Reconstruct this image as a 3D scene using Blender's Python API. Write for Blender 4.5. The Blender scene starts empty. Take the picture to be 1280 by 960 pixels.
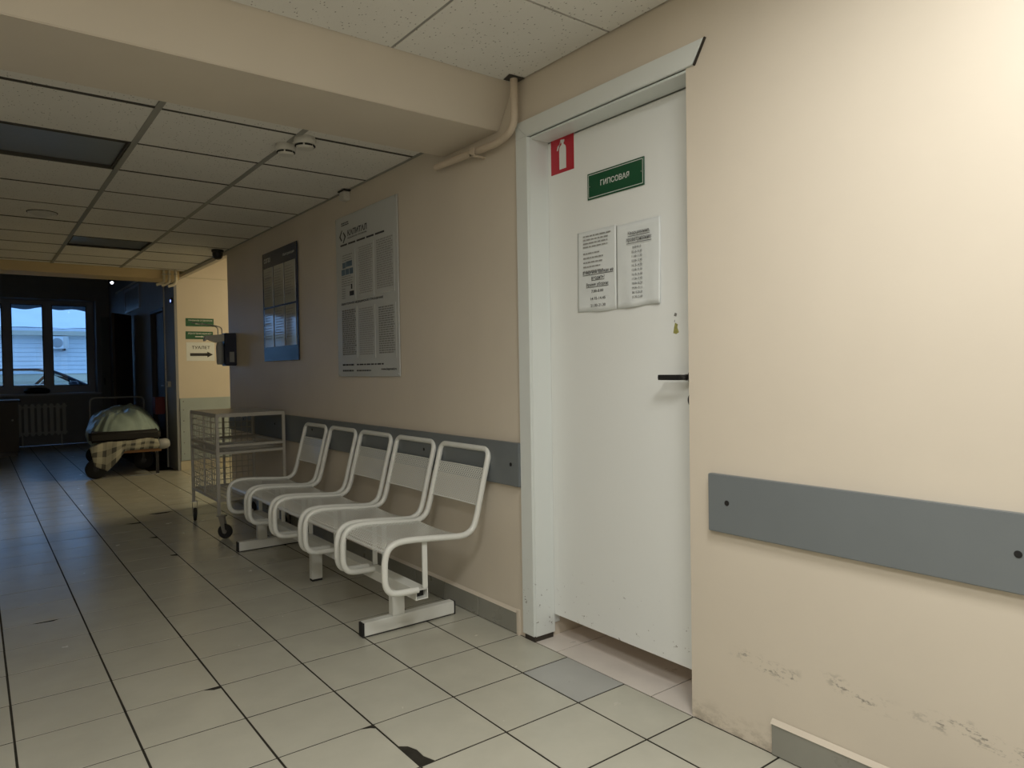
import bpy, bmesh, math, random
from mathutils import Vector, Matrix, noise as mnoise

random.seed(7)
SC = bpy.context.scene
COL = SC.collection
PI = math.pi

# ------------------------------------------------------------------ camera
CAM_H, YAW, PITCH, ROLL = 1.1518, math.radians(37.3333), math.radians(-1.273), math.radians(-0.9039)
cam_data = bpy.data.cameras.new('camera')
cam_data.sensor_width = 36.0
cam_data.lens = 882.379 / 1280 * 36.0
cam_data.clip_start = 0.05
cam_data.clip_end = 200
cam = bpy.data.objects.new('camera', cam_data)
COL.objects.link(cam)
_f = Vector((math.sin(YAW) * math.cos(PITCH), math.cos(YAW) * math.cos(PITCH), math.sin(PITCH)))
_r = Vector((math.cos(YAW), -math.sin(YAW), 0))
_u = _r.cross(_f)
_r2 = math.cos(ROLL) * _r + math.sin(ROLL) * _u
_u2 = -math.sin(ROLL) * _r + math.cos(ROLL) * _u
cam.matrix_world = Matrix(((_r2.x, _u2.x, -_f.x, 0), (_r2.y, _u2.y, -_f.y, 0), (_r2.z, _u2.z, -_f.z, CAM_H), (0, 0, 0, 1)))
SC.camera = cam

# ------------------------------------------------------------------ world, colour management, light levels
world = bpy.data.worlds.new('overcast winter sky')
SC.world = world
world.use_nodes = True
wn = world.node_tree.nodes
wn['Background'].inputs['Color'].default_value = (0.27, 0.55, 1.05, 1)
wn['Background'].inputs['Strength'].default_value = 1.55
SC.view_settings.view_transform = 'Standard'
SC.view_settings.look = 'None'
SC.view_settings.exposure = 0.0
SC.view_settings.gamma = 1.0
SC.view_settings.use_curve_mapping = False
NEAR_LAMP_W = 23.0       # ceiling panel over the near stretch of corridor, by the wall
MID_LAMP_W = 27.0        # its neighbour in the same row
SIDE_LAMP_W = 32.0       # warm lamp in the side hall
BACK_FILL_W = 5.0  # unseen ceiling panel added behind the camera as fill
ROOM_FILL_W = 1.5        # unseen lamp added behind the door to brighten the gap below it


def area(name, loc, size, power, color, size_y=None):
    l = bpy.data.lights.new(name, 'AREA')
    l.energy = power
    l.color = color
    l.shape = 'RECTANGLE'
    l.size = size
    l.size_y = size_y or size
    o = bpy.data.objects.new(name, l)
    o.location = loc
    COL.objects.link(o)
    return o


area('near_lamp_light', (0.97, 0.43, 2.325), 0.52, NEAR_LAMP_W, (1.0, 0.98, 0.93))
area('middle_lamp_light', (-0.23, 0.43, 2.325), 0.52, MID_LAMP_W, (1.0, 0.98, 0.93))
area('room_fill_light', (2.30, 2.0, 2.30), 0.2, ROOM_FILL_W, (1.0, 0.80, 0.62))
area('back_fill_light', (0.37, -1.60, 2.325), 0.52, BACK_FILL_W, (1.0, 0.98, 0.93))
area('side_lamp_light', (3.55, 7.25, 2.70), 0.5, SIDE_LAMP_W, (1.0, 0.86, 0.56))

# ------------------------------------------------------------------ mesh helpers
WPOS = {}


class MB:
    """collects shapes in world coordinates, links them as ONE mesh object"""

    def __init__(s):
        s.v = []
        s.f = []

    def quad(s, *p):
        n = len(s.v)
        s.v += [Vector(q) for q in p]
        s.f.append(tuple(range(n, n + len(p))))
        return s

    def box(s, x0, x1, y0, y1, z0, z1):
        n = len(s.v)
        s.v += [Vector((x, y, z)) for x in (x0, x1) for y in (y0, y1) for z in (z0, z1)]
        for q in ((0, 1, 3, 2), (4, 6, 7, 5), (0, 4, 5, 1), (2, 3, 7, 6), (0, 2, 6, 4), (1, 5, 7, 3)):
            s.f.append(tuple(n + i for i in q))
        return s

    def hexa(s, lo, hi):
        """lo, hi: 4 points each, same winding (counter-clockwise seen from hi side)"""
        n = len(s.v)
        s.v += [Vector(q) for q in lo] + [Vector(q) for q in hi]
        s.f.append((n + 3, n + 2, n + 1, n))
        s.f.append((n + 4, n + 5, n + 6, n + 7))
        for i in range(4):
            j = (i + 1) % 4
            s.f.append((n + i, n + j, n + 4 + j, n + 4 + i))
        return s

    def prism(s, poly, d):
        """poly: 3-D points; extruded by vector d"""
        n = len(s.v)
        k = len(poly)
        d = Vector(d)
        s.v += [Vector(q) for q in poly] + [Vector(q) + d for q in poly]
        s.f.append(tuple(range(n + k - 1, n - 1, -1)))
        s.f.append(tuple(range(n + k, n + 2 * k)))
        for i in range(k):
            j = (i + 1) % k
            s.f.append((n + i, n + j, n + k + j, n + k + i))
        return s

    def tube(s, path, r, n=10, closed=False, caps=True):
        P = [Vector(p) for p in path]
        m = len(P)
        rr = r if isinstance(r, (list, tuple)) else [r] * m
        T = []
        for i in range(m):
            a = P[(i - 1) % m] if (closed or i > 0) else P[i]
            b = P[(i + 1) % m] if (closed or i < m - 1) else P[i]
            T.append((b - a).normalized())
        ref = Vector((0, 0, 1))
        if abs(T[0].dot(ref)) > .9:
            ref = Vector((1, 0, 0))
        N = (ref - T[0] * ref.dot(T[0])).normalized()
        base = len(s.v)
        for i in range(m):
            N = (N - T[i] * N.dot(T[i])).normalized()
            B = T[i].cross(N)
            for k in range(n):
                a = 2 * PI * k / n
                s.v.append(P[i] + (N * math.cos(a) + B * math.sin(a)) * rr[i])
        for i in range(m if closed else m - 1):
            j = (i + 1) % m
            for k in range(n):
                l = (k + 1) % n
                s.f.append((base + i * n + k, base + i * n + l, base + j * n + l, base + j * n + k))
        if caps and not closed:
            s.f.append(tuple(base + k for k in range(n - 1, -1, -1)))
            s.f.append(tuple(base + (m - 1) * n + k for k in range(n)))
        return s

    def cyl(s, p0, p1, r, n=16):
        return s.tube([p0, p1], r, n)

    def lathe(s, prof, origin, axis=(0, 0, 1), n=24):
        """prof: (radius, height along axis)"""
        A = Vector(axis).normalized()
        ref = Vector((1, 0, 0)) if abs(A.x) < .9 else Vector((0, 1, 0))
        U = (ref - A * ref.dot(A)).normalized()
        V = A.cross(U)
        O = Vector(origin)
        base = len(s.v)
        for r, h in prof:
            for k in range(n):
                a = 2 * PI * k / n
                s.v.append(O + A * h + (U * math.cos(a) + V * math.sin(a)) * max(r, 1e-4))
        for i in range(len(prof) - 1):
            for k in range(n):
                l = (k + 1) % n
                s.f.append((base + i * n + k, base + i * n + l, base + (i + 1) * n + l, base + (i + 1) * n + k))
        s.f.append(tuple(base + k for k in range(n - 1, -1, -1)))
        s.f.append(tuple(base + (len(prof) - 1) * n + k for k in range(n)))
        return s

    def grid(s, fn, nu, nv):
        base = len(s.v)
        for i in range(nu + 1):
            for j in range(nv + 1):
                s.v.append(Vector(fn(i / nu, j / nv)))
        for i in range(nu):
            for j in range(nv):
                a = base + i * (nv + 1) + j
                s.f.append((a, a + nv + 1, a + nv + 2, a + 1))
        return s

    def xform(s, fn):
        s.v = [Vector(fn(p)) for p in s.v]
        return s


def spline(pts, k=5, closed=False):
    P = [Vector(p) for p in pts]
    m = len(P)
    out = []
    for i in range(m if closed else m - 1):
        p0 = P[(i - 1) % m] if (closed or i > 0) else P[i]
        p1 = P[i]
        p2 = P[(i + 1) % m]
        p3 = P[(i + 2) % m] if (closed or i < m - 2) else p2
        for j in range(k):
            t = j / k
            out.append(0.5 * ((2 * p1) + (p2 - p0) * t + (2 * p0 - 5 * p1 + 4 * p2 - p3) * t * t + (3 * p1 - p0 - 3 * p2 + p3) * t ** 3))
    if not closed:
        out.append(P[-1])
    return out


def fillet(pts, r, n=5):
    P = [Vector(p) for p in pts]
    out = [P[0]]
    for i in range(1, len(P) - 1):
        a = (P[i - 1] - P[i])
        b = (P[i + 1] - P[i])
        d = min(r, a.length * .49, b.length * .49)
        A = P[i] + a.normalized() * d
        B = P[i] + b.normalized() * d
        for k in range(n + 1):
            t = k / n
            out.append(A * (1 - t) ** 2 + P[i] * 2 * t * (1 - t) + B * t * t)
    out.append(P[-1])
    return out


def props(o, label=None, cat=None, group=None, kind=None):
    if label:
        o['label'] = label
    if cat:
        o['category'] = cat
    if group:
        o['group'] = group
    if kind:
        o['kind'] = kind
    return o


def to_mesh(name, mb, mat, off, bevel=0, seg=2, smooth=None, weld=False):
    me = bpy.data.meshes.new(name)
    me.from_pydata([v - off for v in mb.v], [], mb.f)
    me.materials.append(mat)
    bm = bmesh.new()
    bm.from_mesh(me)
    if weld:
        bmesh.ops.remove_doubles(bm, verts=bm.verts, dist=1e-5)
    if bevel:
        es = [e for e in bm.edges if len(e.link_faces) == 2 and e.calc_face_angle(0) > .6]
        bmesh.ops.bevel(bm, geom=es, offset=bevel, segments=seg, affect='EDGES', clamp_overlap=True)
    if smooth:
        for f in bm.faces:
            f.smooth = True
        for e in bm.edges:
            if len(e.link_faces) == 2 and e.calc_face_angle(0) > smooth:
                e.smooth = False
    bm.to_mesh(me)
    bm.free()
    return me


def obj(name, mb, mat, parent=None, bevel=0, seg=2, smooth=None, at=None, weld=False, **kw):
    if parent:
        off = WPOS[parent.name]
    else:
        if at is None:
            xs = [v.x for v in mb.v]
            ys = [v.y for v in mb.v]
            zs = [v.z for v in mb.v]
            at = ((min(xs) + max(xs)) / 2, (min(ys) + max(ys)) / 2, min(zs))
        off = Vector(at)
    me = to_mesh(name, mb, mat, off, bevel, seg, smooth, weld)
    o = bpy.data.objects.new(name, me)
    COL.objects.link(o)
    if parent:
        o.parent = parent
    else:
        o.location = off
    WPOS[o.name] = off
    return props(o, **kw)


def thing(name, at, label, cat, group=None):
    o = bpy.data.objects.new(name, None)
    o.empty_display_size = .1
    COL.objects.link(o)
    o.location = at
    WPOS[o.name] = Vector(at)
    return props(o, label, cat, group)


def copy_tree(src, shift, label=None, parent=None):
    c = src.copy()
    COL.objects.link(c)
    if parent:
        c.parent = parent
    else:
        c.location = src.location + Vector(shift)
    if label:
        c['label'] = label
    WPOS[c.name] = WPOS[src.name] + Vector(shift)
    for ch in [o for o in COL.objects if o.parent == src]:
        copy_tree(ch, shift, None, c)
    return c


# ------------------------------------------------------------------ lettering (flat print)
_TXT = {}


def text_geo(s, bold=0):
    key, s0 = (s, bold), s
    if key not in _TXT:
        cu = bpy.data.curves.new('lettering', 'FONT')
        cu.body = s
        cu.size = 1
        cu.resolution_u = 3
        cu.offset = bold
        o = bpy.data.objects.new('lettering', cu)
        COL.objects.link(o)
        dg = bpy.context.evaluated_depsgraph_get()
        me = bpy.data.meshes.new_from_object(o.evaluated_get(dg))
        vs = [v.co.copy() for v in me.vertices]
        fs = [tuple(p.vertices) for p in me.polygons]
        bpy.data.objects.remove(o)
        bpy.data.curves.remove(cu)
        bpy.data.meshes.remove(me)
        x0 = min(v.x for v in vs); x1 = max(v.x for v in vs)
        y0 = min(v.y for v in vs); y1 = max(v.y for v in vs)
        _TXT[key] = ([((v.x - x0) / (x1 - x0), (v.y - y0) / (y1 - y0)) for v in vs], fs, (x1 - x0) / (y1 - y0))
    return _TXT[key]


class Frame:
    """a flat face: origin o, unit right r, unit up u"""

    def __init__(s, o, r, u):
        s.o, s.r, s.u = Vector(o), Vector(r), Vector(u)
        s.n = s.r.cross(s.u)

    def p(s, a, b, c=0.0008):
        return s.o + s.r * a + s.u * b + s.n * c

    def rect(s, mb, a0, a1, b0, b1, c=0.0008):
        mb.quad(s.p(a0, b0, c), s.p(a1, b0, c), s.p(a1, b1, c), s.p(a0, b1, c))

    def poly(s, mb, pts, c=0.0008):
        mb.quad(*[s.p(a, b, c) for a, b in pts])

    def text(s, mb, t, a, b, h, w=None, align='l', c=0.0008, shear=0.0, bold=.012):
        vs, fs, asp = text_geo(t, bold)
        w = w or h * asp
        if align == 'c':
            a -= w / 2
        n = len(mb.v)
        mb.v += [s.p(a + x * w + shear * y * h, b + y * h, c) for x, y in vs]
        mb.f += [tuple(n + i for i in f) for f in fs]

    def words(s, mb, a0, a1, b_top, pitch, rows, fill=.55, rag=.25, c=0.0008, seed=1, center=False):
        """lines of print too small to read: one little bar per word"""
        rn = random.Random(seed)
        for i in range(rows):
            b1 = b_top - i * pitch
            end = a1 - (a1 - a0) * rag * rn.random()
            st = a0
            if center:
                st = a0 + (a1 - end)
            x = st
            while x < end:
                wl = (a1 - a0) * rn.uniform(.06, .20)
                e = min(x + wl, end)
                s.rect(mb, x, e, b1 - pitch * fill, b1, c)
                x = e + (a1 - a0) * .025

    def board(s, mb, a0, a1, b0, b1, t, c=0):
        lo = [s.p(a0, b0, c), s.p(a1, b0, c), s.p(a1, b1, c), s.p(a0, b1, c)]
        hi = [s.p(a0, b0, c + t), s.p(a1, b0, c + t), s.p(a1, b1, c + t), s.p(a0, b1, c + t)]
        mb.hexa(lo, hi)


# ------------------------------------------------------------------ materials
def new_mat(name):
    m = bpy.data.materials.new(name)
    m.use_nodes = True
    nt = m.node_tree
    return m, nt, nt.nodes['Principled BSDF']


def node(nt, typ, **kw):
    n = nt.nodes.new(typ)
    for k, v in kw.items():
        setattr(n, k, v)
    return n


def ramp(nt, src, p0, p1, c0=(0, 0, 0, 1), c1=(1, 1, 1, 1)):
    r = node(nt, 'ShaderNodeValToRGB')
    r.color_ramp.elements[0].position = p0
    r.color_ramp.elements[1].position = p1
    r.color_ramp.elements[0].color = c0
    r.color_ramp.elements[1].color = c1
    nt.links.new(src, r.inputs[0])
    return r.outputs[0]


def mixc(nt, fac, a, b):
    m = node(nt, 'ShaderNodeMix', data_type='RGBA')
    for sock, val in ((m.inputs[0], fac), (m.inputs[6], a), (m.inputs[7], b)):
        if hasattr(val, 'is_linked'):
            nt.links.new(val, sock)
        elif isinstance(val, tuple):
            sock.default_value = (*val[:3], 1)
        else:
            sock.default_value = val
    return m.outputs[2]


def math_n(nt, op, a, b=None, clamp=False):
    m = node(nt, 'ShaderNodeMath', operation=op)
    m.use_clamp = clamp
    for i, v in enumerate((a, b)):
        if v is None:
            continue
        if hasattr(v, 'is_linked'):
            nt.links.new(v, m.inputs[i])
        else:
            m.inputs[i].default_value = v
    return m.outputs[0]


def noise(nt, vec, scale, detail=4, rough=.55):
    n = node(nt, 'ShaderNodeTexNoise')
    n.inputs['Scale'].default_value = scale
    n.inputs['Detail'].default_value = detail
    n.inputs['Roughness'].default_value = rough
    if vec is not None:
        nt.links.new(vec, n.inputs['Vector'])
    return n.outputs['Fac']


def pos(nt, scale=None):
    g = node(nt, 'ShaderNodeNewGeometry').outputs['Position']
    if scale:
        m = node(nt, 'ShaderNodeMapping')
        m.inputs['Scale'].default_value = scale
        nt.links.new(g, m.inputs['Vector'])
        return m.outputs[0]
    return g


def bump(nt, bsdf, h, strength=.1, dist=.01):
    b = node(nt, 'ShaderNodeBump')
    b.inputs['Strength'].default_value = strength
    b.inputs['Distance'].default_value = dist
    nt.links.new(h, b.inputs['Height'])
    nt.links.new(b.outputs[0], bsdf.inputs['Normal'])


def paint(name, c, rough=.5, var=.06, scale=3., bmp=.05, metal=0., spec=.5, fine=60., per_object=0.):
    m, nt, b = new_mat(name)
    p = pos(nt)
    f = ramp(nt, noise(nt, p, scale), .3, .7)
    d = tuple(max(0, x * (1 - var * 1.6)) for x in c)
    l = tuple(min(1, x * (1 + var * .6)) for x in c)
    col = mixc(nt, f, d, l)
    if per_object:
        oi = node(nt, 'ShaderNodeObjectInfo').outputs['Random']
        col = mixc(nt, math_n(nt, 'MULTIPLY', oi, per_object), col, tuple(x * .55 for x in c))
    nt.links.new(col, b.inputs['Base Color'])
    b.inputs['Roughness'].default_value = rough
    b.inputs['Metallic'].default_value = metal
    b.inputs['Specular IOR Level'].default_value = spec
    if bmp:
        bump(nt, b, noise(nt, p, fine, 3), bmp, .004)
    return m


def glow(name, c, s):
    m, nt, b = new_mat(name)
    b.inputs['Base Color'].default_value = (.8, .8, .8, 1)
    b.inputs['Emission Color'].default_value = (*c, 1)
    b.inputs['Emission Strength'].default_value = s
    return m


def glass_pane(name):
    m, nt, b = new_mat(name)
    nt.nodes.remove(b)
    t = node(nt, 'ShaderNodeBsdfTransparent')
    t.inputs[0].default_value = (.93, .96, .97, 1)
    g = node(nt, 'ShaderNodeBsdfGlossy')
    g.inputs['Roughness'].default_value = .01
    fr = node(nt, 'ShaderNodeFresnel')
    fr.inputs[0].default_value = 1.5
    mx = node(nt, 'ShaderNodeMixShader')
    nt.links.new(fr.outputs[0], mx.inputs[0])
    nt.links.new(t.outputs[0], mx.inputs[1])
    nt.links.new(g.outputs[0], mx.inputs[2])
    nt.links.new(mx.outputs[0], nt.nodes['Material Output'].inputs[0])
    return m


M = {}
BEIGE = (.66, .597, .50)
M['wall'] = paint('beige wall paint', BEIGE, .42, .035, 1.6, .06, fine=35)


def scuffed_wall():
    m, nt, b = new_mat('beige wall paint with scuffs')
    p = pos(nt)
    base = mixc(nt, ramp(nt, noise(nt, p, 1.6), .3, .7), tuple(x * .96 for x in BEIGE), tuple(x * 1.02 for x in BEIGE))
    sep = node(nt, 'ShaderNodeSeparateXYZ')
    nt.links.new(p, sep.inputs[0])
    z = sep.outputs['Z']
    wob = math_n(nt, 'MULTIPLY', math_n(nt, 'SUBTRACT', noise(nt, pos(nt, (1, 1, 0)), 3.2), .5), .16)
    dz = math_n(nt, 'ABSOLUTE', math_n(nt, 'SUBTRACT', math_n(nt, 'SUBTRACT', z, wob), .262))
    band = math_n(nt, 'SUBTRACT', 1, math_n(nt, 'DIVIDE', dz, .030), clamp=True)
    streak = ramp(nt, noise(nt, pos(nt, (30, 26, 60)), 1.0, 8, .75), .52, .58)
    area_ = ramp(nt, noise(nt, pos(nt, (3, 3, 3)), 1.3, 2), .47, .56)
    f = math_n(nt, 'MULTIPLY', math_n(nt, 'MULTIPLY', band, streak), area_)
    col = mixc(nt, math_n(nt, 'MULTIPLY', f, .75), base, (.10, .095, .085))
    # grime along the foot of the wall
    foot = math_n(nt, 'SUBTRACT', 1, math_n(nt, 'DIVIDE', z, .085), clamp=True)
    gr = math_n(nt, 'MULTIPLY', foot, ramp(nt, noise(nt, pos(nt, (14, 14, 30)), 1.2, 6, .7), .45, .62))
    col = mixc(nt, math_n(nt, 'MULTIPLY', gr, .55), col, (.23, .19, .14))
    nt.links.new(col, b.inputs['Base Color'])
    b.inputs['Roughness'].default_value = .42
    bump(nt, b, noise(nt, p, 35, 3), .06, .004)
    return m


M['wall_scuffed'] = scuffed_wall()
M['dark_wall'] = paint('grey paint of the entrance room', (.27, .28, .295), .6, .05)
M['dark_wood'] = paint('dark brown door', (.055, .045, .038), .5, .1)
M['cabinet_dark'] = paint('dark furniture', (.03, .03, .033), .5, .1)


def ceiling_mat(name, c, fleck):
    m, nt, b = new_mat(name)
    p = pos(nt)
    v = node(nt, 'ShaderNodeTexVoronoi')
    v.inputs['Scale'].default_value = 78
    mp = pos(nt, (1, .62, 1))
    nt.links.new(mp, v.inputs['Vector'])
    pit = ramp(nt, v.outputs['Distance'], .12, .22, (1, 1, 1, 1), (0, 0, 0, 1))
    sel = ramp(nt, noise(nt, v.outputs['Position'], 300, 0), .45, .49)
    f = math_n(nt, 'MULTIPLY', pit, sel)
    base = mixc(nt, ramp(nt, noise(nt, p, 2.2), .3, .7), tuple(x * .93 for x in c), c)
    oi = node(nt, 'ShaderNodeObjectInfo').outputs['Random']
    base = mixc(nt, math_n(nt, 'MULTIPLY', oi, .16), base, tuple(x * .6 for x in c))
    col = mixc(nt, math_n(nt, 'MULTIPLY', f, fleck), base, (.12, .10, .08))
    nt.links.new(col, b.inputs['Base Color'])
    b.inputs['Roughness'].default_value = .85
    b.inputs['Specular IOR Level'].default_value = .15
    bump(nt, b, math_n(nt, 'ADD', noise(nt, p, 120, 3), math_n(nt, 'MULTIPLY', f, -2)), .25, .002)
    return m


M['ceiling_tile'] = ceiling_mat('pitted mineral fibre tile', (.80, .785, .735), .75)
M['grid'] = paint('ceiling grid metal', (.30, .30, .27), .5, .06)
M['grid_gap'] = paint('dark tile joint', (.055, .05, .042), .8, .05)


def tile_mat(name, c, rough=.24, per=.22):
    m, nt, b = new_mat(name)
    p = pos(nt)
    base = mixc(nt, ramp(nt, noise(nt, p, 5, 5), .3, .72), tuple(x * .90 for x in c), c)
    grime = ramp(nt, noise(nt, p, 1.1, 6, .65), .46, .74)
    base = mixc(nt, math_n(nt, 'MULTIPLY', grime, .30), base, tuple(x * .62 for x in c))
    if per:
        oi = node(nt, 'ShaderNodeObjectInfo').outputs['Random']
        base = mixc(nt, math_n(nt, 'MULTIPLY', oi, per), base, tuple(x * .70 for x in c))
    nt.links.new(base, b.inputs['Base Color'])
    r = math_n(nt, 'ADD', math_n(nt, 'MULTIPLY', noise(nt, p, 9, 4), .16), rough - .08)
    nt.links.new(r, b.inputs['Roughness'])
    bump(nt, b, noise(nt, p, 14, 2), .05, .004)
    return m


M['floor_tile'] = tile_mat('cream floor tile', (.52, .51, .43))
M['floor_grey'] = tile_mat('replacement grey floor tile', (.42, .425, .405), .3, 0)
M['threshold_tile'] = tile_mat('pinkish threshold tile', (.70, .645, .59), .3, 0)
M['grout'] = paint('dark grout', (.04, .037, .03), .95, .15, 20, spec=.05)
M['base_tile'] = tile_mat('grey skirting tile', (.29, .29, .255), .3, .15)
M['guard'] = paint('grey wall guard board', (.165, .185, .195), .38, .05, 2, .03)
M['guard_pale'] = paint('pale grey blue board', (.36, .42, .42), .5, .05)
M['white_door'] = paint('white door laminate', (.77, .79, .765), .38, .02, 1.2, .03)


def chipped(name, c):
    m, nt, b = new_mat(name)
    p = pos(nt)
    sep = node(nt, 'ShaderNodeSeparateXYZ')
    nt.links.new(p, sep.inputs[0])
    low = math_n(nt, 'SUBTRACT', 1, math_n(nt, 'DIVIDE', sep.outputs['Z'], .40), clamp=True)
    chips = ramp(nt, noise(nt, pos(nt, (40, 34, 46)), 1.0, 8, .7), .635, .665)
    f = math_n(nt, 'MULTIPLY', math_n(nt, 'MULTIPLY', low, chips), 1.6, clamp=True)
    nt.links.new(mixc(nt, f, c, (.12, .10, .08)), b.inputs['Base Color'])
    b.inputs['Roughness'].default_value = .35
    bump(nt, b, noise(nt, p, 40, 3), .03, .003)
    return m


M['casing'] = chipped('white painted door casing', (.71, .75, .735))
M['door_leaf'] = chipped('white door leaf laminate', (.79, .815, .80))
M['foot_dark'] = paint('dark rotten wood', (.04, .033, .025), .9, .2)
M['black'] = paint('black metal', (.012, .012, .013), .35, .05)
M['black_rubber'] = paint('black rubber', (.015, .015, .016), .7, .1)
M['hole'] = paint('screw hole', (.008, .008, .008), .8, .02, bmp=0)
M['bench'] = paint('white enamel', (.74, .755, .715), .28, .04, 6, .02)
M['cart'] = paint('cream enamel wire', (.50, .48, .42), .35, .06, 6, .02)
M['zinc'] = paint('zinc plated steel', (.45, .45, .44), .35, .05, metal=.9)
M['board'] = paint('off white board', (.52, .54, .53), .22, .03, 2, .0)
M['board_blue'] = paint('dark blue board', (.018, .03, .07), .22, .05, 2, .0)
M['paper'] = paint('paper', (.66, .66, .62), .55, .03)
M['pocket'] = paint('paper behind glossy sleeve', (.50, .51, .47), .05, .04, 6, .0, spec=.9)
M['sleeve'] = paint('paper in plastic sleeve', (.74, .78, .78), .22, .03, 8, .05, fine=12)
M['ink'] = paint('black ink', (.025, .025, .028), .6, .02, bmp=0)
M['ink_soft'] = paint('grey ink', (.20, .20, .19), .6, .05, bmp=0)
M['ink_pale'] = paint('pale grey ink', (.30, .30, .29), .6, .05, bmp=0)
M['ink_mid'] = paint('dark grey ink', (.09, .09, .09), .6, .05, bmp=0)
M['print_blue'] = paint('blue print', (.10, .16, .22), .5, .2, 40, bmp=0)
M['print_white'] = paint('white print', (.72, .74, .72), .5, .02, bmp=0)
M['sign_green'] = paint('dark green sign', (.006, .075, .032), .35, .04)
M['sign_green_far'] = paint('green direction sign', (.010, .105, .045), .4, .04)
M['sign_red'] = paint('red sign', (.46, .018, .035), .4, .04)
M['plastic'] = paint('off white plastic', (.62, .61, .56), .4, .03)
M['plastic_grey'] = paint('grey plastic', (.34, .35, .35), .4, .04)
M['slot'] = paint('dark slot', (.02, .02, .018), .8, .02, bmp=0)
M['navy'] = paint('navy plastic', (.010, .016, .045), .35, .05)
M['lamp_panel'] = paint('unlit prismatic lamp panel', (.21, .235, .26), .3, .05, 60, .1)
M['pipe'] = paint('painted pipe', (.60, .51, .40), .45, .05, 12, .08)
M['pipe_white'] = paint('cream pipe', (.60, .56, .45), .45, .04)
M['beam_end'] = paint('ochre lintel paint', (.62, .50, .29), .5, .05)
M['lamp_on'] = glow('lit lamp diffuser', (1.0, .97, .90), 2.0)
M['lamp_warm'] = glow('lit warm lamp diffuser', (1.0, .80, .45), 2.0)
M['led_white'] = glow('small white lamp', (.9, .95, 1.0), 2.5)
M['glint_blue'] = glow('glowing blue glint', (.25, .35, 1.0), 3)  # self-lit colour for the reflected glint on the jamb
M['window_frame'] = paint('window frame plastic', (.40, .43, .48), .4, .03)
M['glass'] = glass_pane('window glass')
M['radiator'] = paint('radiator enamel', (.55, .57, .56), .4, .06)
M['cover'] = paint('grey green sheet', (.36, .46, .43), .33, .12, 6, .25, fine=18)
M['mattress'] = paint('dark mattress', (.018, .017, .016), .8, .2)
M['wood'] = paint('orange wood', (.32, .16, .06), .5, .15)
M['red_box'] = paint('dull red box', (.16, .012, .014), .5, .1)
M['siding'] = paint('white siding', (.78, .80, .80), .5, .03)
M['siding_beige'] = paint('beige siding', (.70, .62, .46), .6, .04)
M['snow'] = paint('snow', (.85, .87, .9), .8, .03, 2, .1)
M['fascia'] = paint('beige fascia', (.60, .55, .44), .6, .04)
M['awning'] = paint('dark corrugated metal', (.05, .07, .09), .4, .15)
M['car'] = paint('black car paint', (.012, .016, .025), .15, .05, bmp=0)
M['car_glass'] = glass_pane('car window glass')
M['scar'] = paint('torn sticker residue', (.35, .34, .10), .7, .3, 120)
M['ochre_skirting'] = paint('ochre skirting', (.55, .50, .37), .5, .1)


def plaid():
    m, nt, b = new_mat('striped grey blanket')
    uv = node(nt, 'ShaderNodeTexCoord').outputs['UV']
    w = []
    for k in (0, 1):
        s = node(nt, 'ShaderNodeSeparateXYZ')
        nt.links.new(uv, s.inputs[0])
        fr = math_n(nt, 'FRACT', math_n(nt, 'MULTIPLY', s.outputs[k], (7.0, 3.0)[k]))
        w.append(math_n(nt, 'GREATER_THAN', fr, .55))
    s2 = math_n(nt, 'MULTIPLY', w[0], w[1])
    s1 = math_n(nt, 'MULTIPLY', math_n(nt, 'ADD', w[0], w[1]), .5)
    col = mixc(nt, s1, (.42, .41, .33), (.20, .20, .17))
    col = mixc(nt, s2, col, (.09, .09, .085))
    nt.links.new(col, b.inputs['Base Color'])
    b.inputs['Roughness'].default_value = .9
    bump(nt, b, noise(nt, pos(nt), 160, 3), .3, .003)
    return m


M['plaid'] = plaid()


def perforated():
    """white enamelled sheet with punched round holes (really see-through)"""
    m, nt, b = new_mat('perforated white sheet')
    uv = node(nt, 'ShaderNodeTexCoord').outputs['UV']
    mp = node(nt, 'ShaderNodeMapping')
    mp.inputs['Scale'].default_value = (82, 82, 1)     # uv in metres: holes 12 mm apart, staggered
    mp.inputs['Rotation'].default_value = (0, 0, PI / 4)
    nt.links.new(uv, mp.inputs['Vector'])
    fr = node(nt, 'ShaderNodeVectorMath', operation='FRACTION')
    nt.links.new(mp.outputs[0], fr.inputs[0])
    ds = node(nt, 'ShaderNodeVectorMath', operation='DISTANCE')
    nt.links.new(fr.outputs[0], ds.inputs[0])
    ds.inputs[1].default_value = (.5, .5, 0)
    sp = node(nt, 'ShaderNodeSeparateXYZ')
    nt.links.new(uv, sp.inputs[0])
    hole = math_n(nt, 'LESS_THAN', ds.outputs['Value'], .27)
    b.inputs['Base Color'].default_value = (.74, .755, .715, 1)
    b.inputs['Roughness'].default_value = .22
    tr = node(nt, 'ShaderNodeBsdfTransparent')
    mx = node(nt, 'ShaderNodeMixShader')
    nt.links.new(hole, mx.inputs[0])
    nt.links.new(b.outputs[0], mx.inputs[1])
    nt.links.new(tr.outputs[0], mx.inputs[2])
    nt.links.new(mx.outputs[0], nt.nodes['Material Output'].inputs[0])
    return m


M['perforated'] = perforated()

# ------------------------------------------------------------------ the setting: dimensions (metres)
WX = 1.852          # face of the right-hand wall
ZC = 2.257          # far hung ceiling
ZN = 2.350          # near hung ceiling
TILE, GX, GY = .31, .6933, 2.7109     # floor tile module and one grid corner
XL = -0.95          # left wall (out of frame)


def struct(name, mb, mat, parent=None, **kw):
    return obj(name, mb, mat, parent, kind='structure', **kw)


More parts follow.
